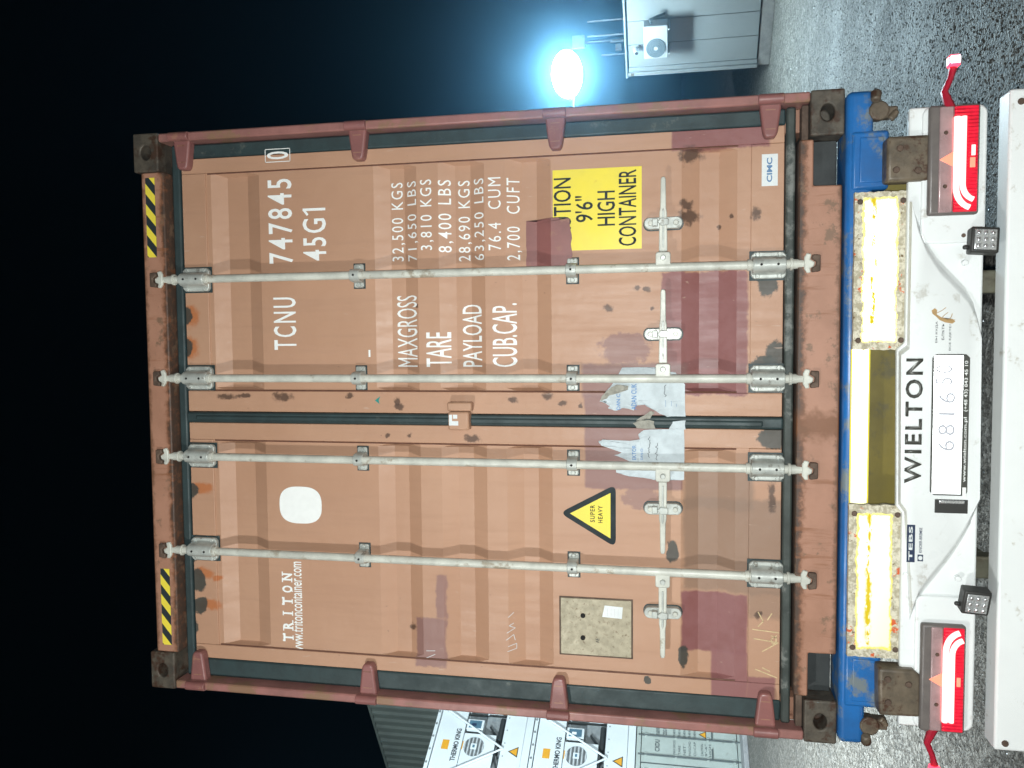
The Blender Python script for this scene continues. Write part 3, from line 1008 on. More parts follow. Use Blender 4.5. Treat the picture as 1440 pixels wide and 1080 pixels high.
# slab-serif owner's name, letter by letter
bx0, bx1, bz0, bz1 = px_rect((399, 904), (411, 803))
nx = (bx1 - bx0) / 6
for i, ch in enumerate("TRITON"):
    w = nx * (.42 if ch == "I" else .66)
    lx = bx0 + nx * i + (nx - w) / 2
    text(ch, (lx + w * .06, lx + w * .94, bz0, bz1) if ch != "I" else (lx + w * .32, lx + w * .68, bz0, bz1), "white_print", door_l, bold=.035)
    for (c_, zz) in {"T": ((.5, 0), (.1, .8), (.9, .8)), "R": ((.14, 0), (.9, 0), (.08, 1)), "I": ((.5, 0), (.5, 1)), "O": (), "N": ((.14, 0), (.12, 1), (.88, 1))}[ch]:
        h = .005 if zz in (0, 1) else .012
        zc = bz0 + (bz1 - bz0) * zz
        ww = .010 if zz != .8 else .004
        decal("lettering", rectp(lx + w * c_ - ww, lx + w * c_ + ww, zc - (h if zz == 1 else 0), zc + (h if zz != 1 else 0)), "white_print", door_l, off=.0021)
T("www.tritoncontainer.com", (412, 917), (424, 790), parent=door_l, bold=.008)

a, b_, c_ = W(787, 721, YC), W(866, 681, YC), W(866, 770, YC)


def round_tri(p, r):
    out = []
    for i in range(3):
        q = Vector(p[i]); u = (Vector(p[i - 1]) - q).normalized(); w = (Vector(p[(i + 1) % 3]) - q).normalized()
        s0, s1 = q + u * r, q + w * r
        for k in range(7):
            f = k / 6
            out.append(tuple((s0 * (1 - f) + q * f) * (1 - f) + (q * (1 - f) + s1 * f) * f))
    return out


decal("warning_triangle", round_tri([a, b_, c_], .035), "sign_black", door_l, off=.0012)
cen = (Vector(a) + Vector(b_) + Vector(c_)) / 3
decal("warning_triangle", [tuple(cen + (Vector(q) - cen) * .72) for q in (a, b_, c_)], "sign_yellow", door_l, off=.0020)
T("SUPER", (830, 734), (836.5, 710), "sign_black", door_l, off=.003, spacing=1.2, bold=.015)
T("HEAVY", (841, 735), (847.5, 711), "sign_black", door_l, off=.003, spacing=1.2, bold=.015)

b = px_rect((789, 918), (888, 845))
MB().slab(rectp(*b), YC - .006, YC).build("data_plate", "cream_plate", door_l, .002)
MB().slab(rectp(b[0] - .006, b[1] + .006, b[2] - .006, b[3] + .006), YC - .002, YC - .0005).build("plate_backing", "keeper_rust", door_l)
for q in ((820, 865), (820, 896)):
    h = W(*q, YC)
    MB().cyl((h[0], YC - .0085, h[1]), (h[0], YC - .004, h[1]), .010, n=14).build("rivet_hole", "hole", door_l)
lb = px_rect((847, 868), (876, 852))
decal("barcode_label", [(lb[0], lb[2] + .004), (lb[1] - .004, lb[2]), (lb[1], lb[3] - .01), (lb[0] + .004, lb[3])], "sticker_white", door_l, ysurf=YC - .006, off=.0012)
for k in range(4):
    decal("label_line", rectp(lb[0] + .008, lb[1] - .012, lb[2] + .018 + k * .014, lb[2] + .020 + k * .014), "pale_print", door_l, ysurf=YC - .006, off=.0018)
text("AE", px_rect((838, 903), (843, 897)), "ink", door_l, ysurf=YC - .006, off=.0012)

# chalked scribbles
for pts in ([(1066, 860), (1073, 873), (1066, 880)], [(1079, 871), (1085, 862)], [(1058, 884), (1095, 889)], [(1060, 897), (1094, 903)], [(1084, 893), (1091, 896), (1091, 903), (1086, 905), (1084, 898), (1092, 893)],
            [(1062, 940), (1092, 952)], [(1072, 938), (1082, 943)], [(1094, 903), (1072, 915)]):
    stroke("chalk_mark", [W(p[0], p[1], YC) for p in pts], .0040, "chalk", door_l, ysurf=YS)
for pts in ([(714, 916), (726, 913), (726, 906), (715, 909)], [(712, 900), (722, 893), (724, 901)], [(713, 890), (724, 884), (716, 880), (722, 877)], [(715, 868), (722, 862)],
            [(600, 925), (612, 920)], [(600, 915), (612, 915)], [(596, 930), (604, 928)]):
    stroke("chalk_mark", [W(p[0], p[1], YC) for p in pts], .0025, "pale_print", door_l, ysurf='door')

# torn paper seals across the seam
def zpx(p, y=YS):
    return W(800 + p[0] / 4.91, 480 + p[1] / 4.91, y)


def torn(pts, j=.0022, sub=4):
    out = []
    n = len(pts)
    for i in range(n):
        a, b = Vector(zpx(pts[i])), Vector(zpx(pts[(i + 1) % n]))
        for k in range(sub):
            q = a + (b - a) * (k / sub)
            straight = max(pts[i][0], pts[(i + 1) % n][0]) > 780 and k
            out.append((q.x + (0 if straight else random.uniform(-j, j)), q.y + (0 if straight else random.uniform(-j, j))))
    return out


def paper(poly, m, parent, y, lift=.006):
    """sheet with slightly curled, wrinkled surface"""
    bm = bmesh.new()
    f = bm.faces.new([bm.verts.new((x, 0, z)) for x, z in poly])
    bmesh.ops.triangulate(bm, faces=[f])
    for _ in range(2):
        bmesh.ops.subdivide_edges(bm, edges=[e for e in bm.edges if e.calc_length() > .02], cuts=1)
        bmesh.ops.triangulate(bm, faces=bm.faces[:])
    for v in bm.verts:
        q = mnoise.noise(Vector((v.co.x * 18, 0.3, v.co.z * 18)))
        v.co.y = y - .0015 - lift * max(0, q + .12) - (.006 * random.random() if v.is_boundary and v.co.z > 1.72 else 0)
    return finish(bm, "paper_seal", m, parent)


paper(torn([(370, 178), (590, 182), (735, 215), (800, 300), (803, 525), (720, 545), (600, 482), (480, 410), (445, 480), (400, 450), (330, 480), (270, 465), (290, 435), (215, 412), (250, 350), (300, 300)]), "paper", door_r, YS - .001)
paper(torn([(530, 607), (798, 605), (797, 958), (700, 955), (590, 952), (440, 935), (330, 905), (325, 880), (480, 870), (480, 808), (380, 800), (315, 783), (420, 755), (470, 745), (330, 732), (225, 715), (205, 690), (235, 675), (300, 695), (440, 715), (490, 690), (480, 640)]), "paper", door_l, YS - .001)
paper(torn([(445, 560), (500, 535), (585, 545), (600, 600), (470, 592)], .003, 3), "paper_dirty", door_r, .049, .01)
paper(torn([(690, 600), (720, 552), (802, 540), (802, 604)], .002, 3), "paper", door_r, .0485, .004)
paper(torn([(215, 410), (240, 360), (330, 300), (410, 310), (405, 335), (300, 365), (240, 402)], .003, 3), "paper_dirty", door_r, YS - .012, .014)
paper(torn([(460, 545), (560, 485), (598, 480), (560, 530)], .003, 3), "paper_dirty", door_r, YS - .012, .014)
for s, p0, p1, m_ in (("DAN C", (330, 470), (356, 362), "blue_print"), ("ADAN CUK", (432, 470), (468, 292), "blue_print"),
                      ):
    A, B = zpx(p0), zpx(p1)
    text(s, (A[0], B[0], B[1], A[1]), m_, door_r, ysurf=YS - .0105, bold=.01)
for s, p0, p1, m_ in (("EKTOR", (437, 815), (465, 715), "blue_print"), ("DAN CI", (495, 815), (512, 740), "blue_print")):
    A, B = zpx(p0), zpx(p1)
    text(s, (A[0], B[0], B[1], A[1]), m_, door_l, ysurf=YS - .0105, bold=.004)
for (vx, ya, yb, d) in ((665, 300, 390, door_r), (552, 655, 800, door_l), (605, 700, 820, door_l)):
    y = ya; pts = []
    while y < yb:
        pts.append(zpx((vx + random.uniform(-10, 10), y))); y += 9
    stroke("handwriting", pts, .0018, "ink", d, ysurf=YS - .0105)
for (vx, ya, yb) in ((668, 405, 450), (708, 410, 445), (742, 430, 450)):
    A, B = zpx((vx - 6, yb)), zpx((vx + 6, ya))
    decal("printed_line", rectp(A[0], B[0], B[1] + .004, A[1] - .004), "logo_blue", door_r, ysurf=YS - .0105)

# hazard tape on the header
def hazard(x0, x1, z0, z1):
    decal("hazard_tape", rectp(x0, x1, z0, z1), "sign_black", header, ysurf=.006, off=.001)
    h = z1 - z0; p = .088; x = x0 - h
    while x < x1:
        q = [(x, z0), (x + p * .5, z0), (x + p * .5 + h * 1.2, z1), (x + h * 1.2, z1)]
        c = [(min(max(a, x0), x1), b) for a, b in q]
        # clip sloping ends
        pts = []
        for i in range(4):
            a, b = q[i], q[(i + 1) % 4]
            if x0 <= a[0] <= x1: pts.append(a)
            for lim in (x0, x1):
                if (a[0] - lim) * (b[0] - lim) < 0:
                    f = (lim - a[0]) / (b[0] - a[0]); pts.append((lim, a[1] + (b[1] - a[1]) * f))
        if len(pts) >= 3:
            cx = sum(a for a, _ in pts) / len(pts); cz = sum(b for _, b in pts) / len(pts)
            pts.sort(key=lambda k: math.atan2(k[1] - cz, k[0] - cx))
            decal("hazard_stripe", pts, "sign_yellow", header, ysurf=.006, off=.0018)
        x += p


hazard(.690, 1.030, 3.930, 3.975)
hazard(-1.020, -.678, 3.920, 3.965)

# ------------------------------------------------------------------ the trailer's rear
tr = thing("container_trailer", "blue and white skeletal trailer with lit red tail lamps carrying the brown container", "trailer", (0, 0, 0))
beam = MB().box(-1.20, 1.20, -.025, .17, 1.035, 1.128).build("rear_cross_beam", "chassis_blue", tr, .022, seg=4)
for s in (-1, 1):
    MB().box(s * .845, s * 1.055, -.032, .12, .985, 1.112).build("beam_end_block", "chassis_blue", tr, .012)
    MB().box(s * .87, s * 1.03, -.038, -.030, 1.005, 1.085).build("block_cover", "chassis_blue", beam, .014, seg=3)
    # twist-lock handle under the corner
    m = MB()
    m.cyl((s * 1.125, -.03, 1.02), (s * 1.125, .03, 1.02), .036, .030, 12)
    m.cyl((s * 1.155, -.04, 1.035), (s * 1.19, -.02, 1.03), .016, .020, 10)
    m.box(s * 1.10, s * 1.14, -.02, .03, .955, 1.03)
    m.cyl((s * 1.09, -.028, .985), (s * 1.12, -.028, .96), .014, .010, 10)
    m.build("twist_lock", "rust_brown", tr, .006)
    # worn rubber stop bolted to the end block
    x0, x1 = (.857, 1.012) if s > 0 else (-1.043, -.868)
    b_ = MB().slab([(x0, .872), (x1, .872), (x1, 1.012), (x0, 1.012)] if s > 0 else [(x0 + .004, .868), (x1 - .02, .868), (x1, .895), (x1, 1.012), (x0, 1.008)], -.115, -.034).build("bump_stop", "rust_brown", tr, .012, seg=3)
    for (fx, fz) in ((.25, .8), (.22, .3), (.72, .72)) if s > 0 else ((.3, .78), (.7, .3), (.78, .8)):
        cx, cz = x0 + (x1 - x0) * fx, .87 + .14 * fz
        MB().cyl((cx, -.122, cz), (cx, -.112, cz), .011, .012, 10).build("bolt", "keeper_rust", b_, .002)

# reflective marker plates and the reflective tape between them
PR = px_rect((1199, 492), (1278, 268), -.055)
PL = px_rect((1191, 922), (1270, 711), -.055)
TP = (-.294, .278, 1.037, 1.104)
retro("sheeting", (1.0, 0.97, 0.66), rects=[(PR[0] + .030, PR[1] - .022, PR[2] + .036, PR[3] - .030), (PL[0] + .030, PL[1] - .034, PL[2] + .036, PL[3] - .028)])
retro("tape_sheeting", (1.0, 0.97, 0.62))
for P in (PR, PL):
    pts = []
    n = 60
    cs = [(P[0], P[2]), (P[1], P[2]), (P[1], P[3]), (P[0], P[3])]
    for k in range(4):
        a, b = cs[k], cs[(k + 1) % 4]
        for q in range(14):
            f = q / 14
            j = .0025 if k != 2 else .001
            pts.append((a[0] + (b[0] - a[0]) * f + random.uniform(-j, j), a[1] + (b[1] - a[1]) * f + random.uniform(-j, j)))
    pl = MB().slab(pts, -.058, -.034).build("reflective_plate", "sheeting", tr)
    for fx in (.06, .94):
        for fz in (.1, .9):
            cx, cz = P[0] + (P[1] - P[0]) * fx, P[2] + (P[3] - P[2]) * fz
            MB().cyl((cx, -.063, cz), (cx, -.056, cz), .009, .011, 10).build("bolt", "keeper_rust", pl, .002)
decal("reflective_tape", rectp(*TP), "sign_yellow", beam, ysurf=-.025, off=.0012)
decal("reflective_tape", rectp(TP[0] + .004, TP[1] - .004, TP[2] + .006, TP[3] - .006), "tape_sheeting", beam, ysurf=-.025, off=.002)  # near-white inset paints the glare onto the yellow tape

# members behind the beam
MB().box(-.90, .90, .10, .13, .80, 1.03).build("rear_cross_plate", "olive_glow", tr, .004)
for s in (-1, 1):
    m = MB()
    m.box(s * .40, s * .56, .171, 11.6, 1.085, 1.118)
    m.box(s * .465, s * .495, .171, 11.6, .72, 1.085)
    m.box(s * .40, s * .56, .171, 11.6, .69, .72)
    m.build("chassis_rail", "chassis_blue", tr, .004)
for y in (3.0, 6.0, 9.0, 11.5):
    MB().box(-1.19, 1.19, y, y + .14, 1.00, 1.127).build("cross_member", "chassis_blue", tr, .008)
for y in (3.1, 4.41, 5.72):
    MB().cyl((-1.0, y, .52), (1.0, y, .52), .07, n=14).build("axle", "chassis_grey", tr)
    for s in (-1, 1):
        MB().box(s * .44, s * .52, y - .07, y + .07, .55, .70).build("axle_hanger", "chassis_grey", tr, .01)
        m = MB()
        for (x0, x1) in ((.70, .80), (.80, 1.06), (1.06, 1.16)):
            m.cyl((s * x0, y, .52), (s * x1, y, .52), .47 if x0 < .75 else .52, .47 if x1 > 1.1 else .52, 36)
        w = m.build("wheel", "tyre_rubber", tr, .01)
        MB().cyl((s * 1.14, y, .52), (s * 1.166, y, .52), .29, .27, 28).build("rim", "silver", w, .008)
for s in (-1, 1):     # landing legs
    MB().box(s * .44, s * .58, 10.0, 10.14, .03, .75).build("landing_leg", "chassis_grey", tr, .008)
    MB().box(s * .40, s * .62, 9.95, 10.19, 0, .03).build("landing_foot", "chassis_grey", tr, .004)

# white rear bumper
BY = -.085
zb_, zt_ = .688, .935
bump_poly = [(-1.085, zb_ + .03), (-1.075, zb_), (1.08, zb_), (1.112, zb_ + .03), (1.112, zt_), (.30, zt_), (.275, .962), (-.285, .955), (-.31, zt_), (-1.085, zt_)]
bum = MB().slab(bump_poly, BY, BY + .03).build("bumper", "bumper_white", tr, .008, seg=3)
for s in (-1, 1):
    MB().box(s * .50, s * .46, BY + .031, .171, .72, .80).build("bumper_bracket", "chassis_grey", tr, .004)
# raised centre with S-shaped flanks
flr = [(1283, 282), (1292, 312), (1304, 344), (1322, 372), (1345, 396), (1362, 414), (1374, 436), (1381, 462)]
fll = [(1283, 868), (1292, 842), (1306, 822), (1324, 800), (1344, 774), (1358, 752), (1370, 730), (1378, 705)]
Y2 = BY - .036
poly = [W(p[0], p[1], Y2) for p in flr]
poly = [(x, max(z, zb_ + .001)) for x, z in poly]
pl2 = [(x, max(z, zb_ + .001)) for x, z in [W(p[0], p[1], Y2) for p in fll]]
cen_poly = [(.262, .957), (.285, .93)] + poly + pl2[::-1] + [(-.30, .93), (-.272, .950)]
def flare(q, d):
    x, z = q
    return (x + (d if x > 0 else -d), z)


m = MB()
rings = []
for dy, d in ((0, -.034), (.004, -.022), (.012, -.010), (.024, .002), (.032, .012), (.036, .026)):
    rings.append([(flare(q, d)[0] if .70 < q[1] < .925 else flare(q, d * .25)[0], Y2 + dy, q[1]) for q in cen_poly])
nn = len(cen_poly)
m.add([p_ for r_ in rings for p_ in r_], [tuple(range(nn))] + [(i * nn + k, i * nn + (k + 1) % nn, (i + 1) * nn + (k + 1) % nn, (i + 1) * nn + k) for i in range(5) for k in range(nn)])
m.build("bumper_centre", "bumper_white", bum)
# upper panel behind the name, then recess rim round the number plate
for s in (-1, 1):
    P = (.640, 1.108, .690, .896) if s > 0 else (-1.083, -.600, .692, .890)
    r = .03
    pts = []
    for (cx, cz, a0) in ((P[1] - r, P[3] - r, 0), (P[0] + r, P[3] - r, 90), (P[0] + r, P[2] + r, 180), (P[1] - r, P[2] + r, 270)):
        for k in range(6):
            a = R(a0 + k * 18)
            pts.append((cx + r * math.cos(a), cz + r * math.sin(a)))
    MB().slab(pts, BY - .016, BY).build("lamp_pod", "bumper_white", bum, .008, seg=3)

# name in raised letters
nb = px_rect((1271, 679), (1298, 504), Y2)
text("WIELTON", nb, "letter_grey", bum, ysurf=Y2 + .001, off=0, bold=.018, spacing=1.22, thick=.006, name="raised_letters")
# number plate with its holder and strip
hb = px_rect((1307, 696), (1364, 498), Y2)
r = .012
MB().slab([(hb[0] + r, hb[2]), (hb[1] - r, hb[2]), (hb[1], hb[2] + r), (hb[1], hb[3] - r), (hb[1] - r, hb[3]), (hb[0] + r, hb[3]), (hb[0], hb[3] - r), (hb[0], hb[2] + r)], Y2 - .006, Y2 + .001).build("plate_holder", "letter_grey", bum, .003)
retro("plate_sheeting", (0.97, 0.99, 1.0))
pb = (hb[0] + .006, hb[1] - .005, hb[2] + .022, hb[3] - .005)
MB().slab(rectp(*pb), Y2 - .0085, Y2 - .0065).build("number_plate", "plate_sheeting", bum, .001)
for s, bx in (("6816", ((1318, 634), (1344, 552))), ("50", ((1315, 541), (1340, 513))), ("T", ((1324, 672), (1334, 664)))):
    q = px_rect(*bx, Y2 - .009)
    text(s, q, "plate_print", bum, ysurf=Y2 - .0085, off=.0012, bold=.0, spacing=1.25)
text("www.wielton.com.pl", (-.185, .040, hb[2] + .004, hb[2] + .018), "white_print", bum, ysurf=Y2 - .006, off=.0012, bold=.01)
text("(+48 43) 843 45 10", (.060, .235, hb[2] + .004, hb[2] + .018), "white_print", bum, ysurf=Y2 - .006, off=.0012, bold=.01)
decal("strip_label", rectp(-.243, -.204, hb[2] + .005, hb[2] + .017), "white_print", bum, ysurf=Y2 - .006, off=.0012)
# number-plate lamp in its slot
lb = px_rect((1314, 721), (1361, 703), Y2)
MB().slab(rectp(*lb), Y2 - .003, Y2 + .001).build("plate_lamp_slot", "black_plastic", bum, .003)
MB().slab(rectp(lb[1] - .014, lb[1] - .002, lb[2] + .012, lb[3] - .012), Y2 - .008, Y2 - .002).build("plate_lamp", "silver", bum, .003)
# stickers
b = px_rect((1271, 790), (1287, 738), Y2)
b = (b[0], b[1], b[2] - .0, min(b[3], .928))
decal("brake_sticker", rectp(*b), "navy_sticker", bum, ysurf=Y2, off=.0012)
text("TEBS", (b[0] + .006, b[1] - .006, b[2] + .008, b[3] - .006), "sticker_white", bum, ysurf=Y2, off=.0020, bold=.03, spacing=1.1)
k0 = px_rect((1292, 777), (1297, 742), Y2)
text("KNORR-BREMSE", k0, "navy_sticker", bum, ysurf=Y2, off=.0012, bold=.012)
k1 = px_rect((1290, 789), (1298, 780), Y2)
decal("brake_sticker", rectp(*k1), "navy_sticker", bum, ysurf=Y2, off=.0012)
ang = [i * math.pi / 8 for i in range(16)]
decal("brake_sticker", [((k1[0] + k1[1]) / 2 + .008 * math.cos(a), (k1[2] + k1[3]) / 2 + .007 * math.sin(a)) for a in ang], "sticker_white", bum, ysurf=Y2, off=.002)
for s, bx in (("ВЫ КУДА", ((1315, 482), (1319, 452))), ("БЛ%ТЬ", ((1324, 478), (1328, 455))), ("ВСЕ ЕДЕТЕ?", ((1334, 493), (1338, 456)))):
    text(s, px_rect(*bx, Y2), "ink", bum, ysurf=Y2, off=.0012, bold=.012)
def bp(x, y): return W(1140 + x / 4.5, 300 + y / 4.5, Y2)
decal("dog_sticker", [bp(*q) for q in ((765, 615), (785, 600), (800, 612), (798, 640), (830, 660), (870, 672), (900, 668), (915, 685), (895, 698), (850, 690), (815, 675), (795, 655), (770, 635))], "tan_print", bum, ysurf=Y2, off=.0012)
for pts in (((800, 630), (830, 615), (855, 597)), ((830, 660), (850, 640), (868, 628)), ((870, 675), (890, 655), (895, 635)), ((895, 690), (912, 672))):
    stroke("dog_sticker", [bp(*q) for q in pts], .0022, "tan_print", bum, ysurf=Y2, off=.0014)
# plugs and screws
for (px, py, r) in ((1355, 370, .011), (1356, 151 + 119, .0), (1345, 812, .011), (1345, 847, .012), (1273, 808, .010)):
    if r:
        x, z = W(px, py, BY)
        MB().cyl((x, BY - .024 if py in (370, 812, 847) else BY - .006, z), (x, BY, z), r * .85, r, 18).build("bumper_plug", "bumper_white", bum, .002)
x, z = W(1355, 331, BY - .016)
MB().cyl((x, BY - .021, z), (x, BY - .014, z), .006, .008, 10).build("bolt", "keeper_rust", bum, .001)

# tail lamps
def tail_lamp(s):
    P = (.733, 1.104, .722, .882) if s > 0 else (-1.080, -.692, .730, .876)
    y0 = BY - .016
    hs = MB().slab(rectp(*P), y0 - .030, y0).build("tail_lamp", "lamp_housing", tr, .010, seg=3)
    zm = P[2] + (P[3] - P[2]) * .53
    MB().slab(rectp(P[0] + .008, P[1] - .008, zm + .001, P[3] - .030), y0 - .038, y0 - .030).build("clear_lens", "lamp_clear", hs, .004)
    MB().slab(rectp(P[0] + .008, P[1] - .008, P[2] + .008, zm - .001), y0 - .038, y0 - .030).build("red_lens", "red_lens", hs, .004)
    yl = y0 - .0415
    # two light-guides that run along the lens and hook down towards the middle of the trailer
    for k, (dz, r) in enumerate(((0, .0098), (-.0205, .0092))):
        xo = P[1] - .045 if s > 0 else P[0] + .045
        xi = P[0] + .09 + k * .012 if s > 0 else P[1] - .09 - k * .012
        zc = zm - .008 + dz
        rad = .070 - .015 * k
        pts = [(xo, yl, zc), ((xo + xi) / 2, yl, zc), (xi, yl, zc)]
        for i in range(1, 8):
            a = math.pi / 2 * i / 7 * .85
            pts.append((xi - s * rad * math.sin(a), yl, zc - (rad * .8) * (1 - math.cos(a)) ))
        pts = [(x, y, max(z, P[2] + .012)) for x, y, z in pts]
        MB().tube(pts, r, 8).build("light_guide", "led_red_hot", hs)
    cx = (P[0] + P[1]) / 2 + s * .0
    MB().slab([(cx, zm + .045), (cx - .025, zm + .002), (cx + .025, zm + .002)], y0 - .0415, y0 - .037).build("indicator", "led_amber", hs, .001)
    if s > 0:
        MB().slab(rectp(cx + .01, cx + .045, P[2] + .018, P[2] + .030), y0 - .0415, y0 - .037).build("brake_segment", "led_red_hot", hs, .001)
        MB().slab(rectp(cx - .03, cx + .003, P[2] + .018, P[2] + .034), y0 - .0415, y0 - .037).build("brake_segment", "led_amber", hs, .001)
    else:
        MB().slab(rectp(cx - .02, cx + .012, P[2] + .020, P[2] + .032), y0 - .0415, y0 - .037).build("brake_segment", "led_amber", hs, .001)
    for q in (-.09, .09):
        MB().cyl((cx + q, y0 - .041, P[3] - .05), (cx + q, y0 - .036, P[3] - .05), .006, .008, 10).build("bolt", "keeper_rust", hs, .001)
    # marker lamp on its bent rubber arm
    xe = P[1] if s > 0 else P[0]
    ze = P[3] - .075 if s > 0 else P[3] - .055
    pts = [(xe - s * .012, y0 - .02, ze + .008), (xe + s * .045, y0 - .02, ze + .028), (xe + s * .090, y0 - .02, ze + .010), (xe + s * .125, y0 - .02, ze + .002)]
    a = MB().tube(pts, [.018, .012, .010, .013], 8).build("marker_arm", "red_rubber", tr)
    e = Vector(pts[-1])
    MB().box(e.x, e.x + s * .038, e.y - .024, e.y + .016, e.z - .018, e.z + .018).build("marker_lens", "marker_red", a, .008, seg=3)
    MB().box(e.x + s * .008, e.x + s * .032, e.y - .028, e.y - .022, e.z - .015, e.z + .015).build("marker_core", "marker_core", a, .002)


tail_lamp(1)
tail_lamp(-1)

# work lamps
def work_lamp(a, b, tilt):
    x0, x1, z0, z1 = px_rect(a, b, -.165)
    m = MB()
    cx, cz = (x0 + x1) / 2, (z0 + z1) / 2
    w = .044
    m.box(-w, w, -.03, .02, -w, w)
    m.box(-w * .7, w * .7, .02, .035, -w * .7, w * .7)
    m.cyl((-.022, .0, w - .004), (-.022, .0, w + .016), .008, n=10)
    m.box(-.012, .012, .03, .065, -.01, .012)
    M4 = Matrix.Translation((cx, -.145, cz)) @ Matrix.Rotation(R(tilt), 4, 'Z') @ Matrix.Rotation(R(4), 4, 'Y')
    global FR
    FR = M4
    o = m.build("work_lamp", "black_plastic", tr, .007, seg=3)
    MB().box(-w * .78, w * .78, -.034, -.029, -w * .78, w * .78).build("lamp_reflector", "silver", o, .003)
    for i in (-1, 0, 1):
        for k in (-1, 0, 1):
            MB().cyl((i * .022, -.041, k * .022), (i * .022, -.033, k * .022), .0055, .0095, 12).build("lamp_diode", "silver", o, .002)
    for i in (-1, 0, 1):
        for k in (-1, 0, 1):
            MB().cyl((i * .022, -.0418, k * .022), (i * .022, -.0405, k * .022), .003, n=8).build("diode_core", "lamp_housing", o)
    FR = Matrix.Identity(4)


work_lamp((1362, 357), (1407, 320), 6)
work_lamp((1350, 866), (1395, 825), -12)

# under-run bar
MB().box(-1.128, 1.144, -.13, -.03, .43, .634).build("underrun_bar", "bar_white", tr, .010, seg=3)
for s in (-1, 1):
    MB().box(s * .47, s * .55, -.029, .05, .46, .73).build("underrun_arm", "chassis_grey", tr, .006)
    MB().box(s * .47, s * .55, .0505, .30, .62, .73).build("underrun_arm", "chassis_grey", tr, .006)
    MB().cyl((s * 1.10, -.138, .60), (s * 1.10, -.128, .60), .010, .012, 10).build("bolt", "keeper_rust", tr, .002)

# ------------------------------------------------------------------ site cabin with air conditioner, floodlight, poles
cab = thing("site_cabin", "low white panelled site cabin on a grey plinth beside the bright floodlight", "cabin", (5.432, 13.304, 0), R(-45))
FR = Matrix.Translation((5.432, 13.304, 0)) @ Matrix.Rotation(R(-45), 4, 'Z')
CW = 6.0
x = .17
while x < CW - .1:
    MB().box(x + .004, min(x + .45, CW) - .004, 0, .06, .245, 2.63).build("wall_panel", "cabin_white", cab, .005)
    x += .45
MB().box(.01, CW, .062, 2.4, .235, 2.62).build("cabin_body", "cabin_white", cab, .01)
MB().box(0, .075, -.03, .06, .225, 2.655).build("corner_trim", "cabin_white", cab, .01)
MB().box(.085, .165, -.012, .06, .235, 2.64).build("corner_trim", "cabin_white", cab, .006)
MB().box(-.03, CW + .03, -.05, 2.45, 2.66, 2.70).build("cabin_roof", "cabin_white", cab, .01)
MB().box(.02, CW, .02, 2.4, .0, .222).build("plinth", "cabin_base", cab, .01)
MB().box(.005, .07, -.034, -.0305, 2.54, 2.60).build("corner_mark", "rust_brown", cab)
FR = Matrix.Identity(4)

ax0, ax1, az0, az1 = .50, 1.12, 1.885, 2.325
ac = thing("air_conditioner", "white air conditioner outdoor unit with round grey fan hung on the cabin wall", "air conditioner",
           tuple(Matrix.Translation((5.432, 13.304, 0)) @ Matrix.Rotation(R(-45), 4, 'Z') @ Vector(((ax0 + ax1) / 2, -.2, az0))), R(-45))
FR = Matrix.Translation((5.432, 13.304, 0)) @ Matrix.Rotation(R(-45), 4, 'Z')
ac_y = -.36
MB().box(ax0, ax1, ac_y, ac_y + .27, az0, az1).build("casing", "ac_white", ac, .015)
fcx, fcz = ax0 + .205, (az0 + az1) / 2
MB().cyl((fcx, ac_y - .012, fcz), (fcx, ac_y + .01, fcz), .18, n=36).build("fan_grille", "ac_grille", ac)
for rr in (.17, .14, .105, .07):
    pts = [(fcx + rr * math.cos(i * math.pi / 12), ac_y - .014, fcz + rr * math.sin(i * math.pi / 12)) for i in range(25)]
    MB().tube(pts, .005, 5).build("grille_ring", "ac_grille", ac)
MB().cyl((fcx, ac_y - .024, fcz), (fcx, ac_y - .012, fcz), .035, n=20).build("fan_hub", "ac_white", ac)
for xx in (ax0 + .08, ax1 - .08):
    MB().box(xx - .015, xx + .015, ac_y, -.001, az0 - .03, az0 - .001).build("wall_bracket", "ac_white", ac)
MB().tube([(ax1 - .002, ac_y + .12, az0 + .30), (ax1 + .06, ac_y + .13, az0 + .33), (ax1 + .08, ac_y + .2, az0 + .2), (ax1 + .05, -.002, az0 + .06)], .022, 8).build("refrigerant_pipe", "ac_grille", ac)
FR = Matrix.Identity(4)
cm = thing("security_camera", "small white bullet camera on a bracket beside the air conditioner", "camera",
           tuple(Matrix.Translation((5.432, 13.304, 0)) @ Matrix.Rotation(R(-45), 4, 'Z') @ Vector((.60, -.05, 2.48))), R(-45))
FR = Matrix.Translation((5.432, 13.304, 0)) @ Matrix.Rotation(R(-45), 4, 'Z')
MB().cyl((.58, -.26, 2.47), (.60, -.10, 2.50), .045, n=16).build("camera_body", "ac_white", cm, .008)
MB().cyl((.579, -.266, 2.469), (.580, -.25, 2.470), .032, n=16).build("camera_lens", "hole", cm)
MB().tube([(.60, -.13, 2.48), (.61, -.07, 2.43), (.61, -.001, 2.43)], .013, 8).build("camera_arm", "ac_white", cm)
FR = Matrix.Identity(4)

LP = Vector((5.01, 11.6, 3.65))


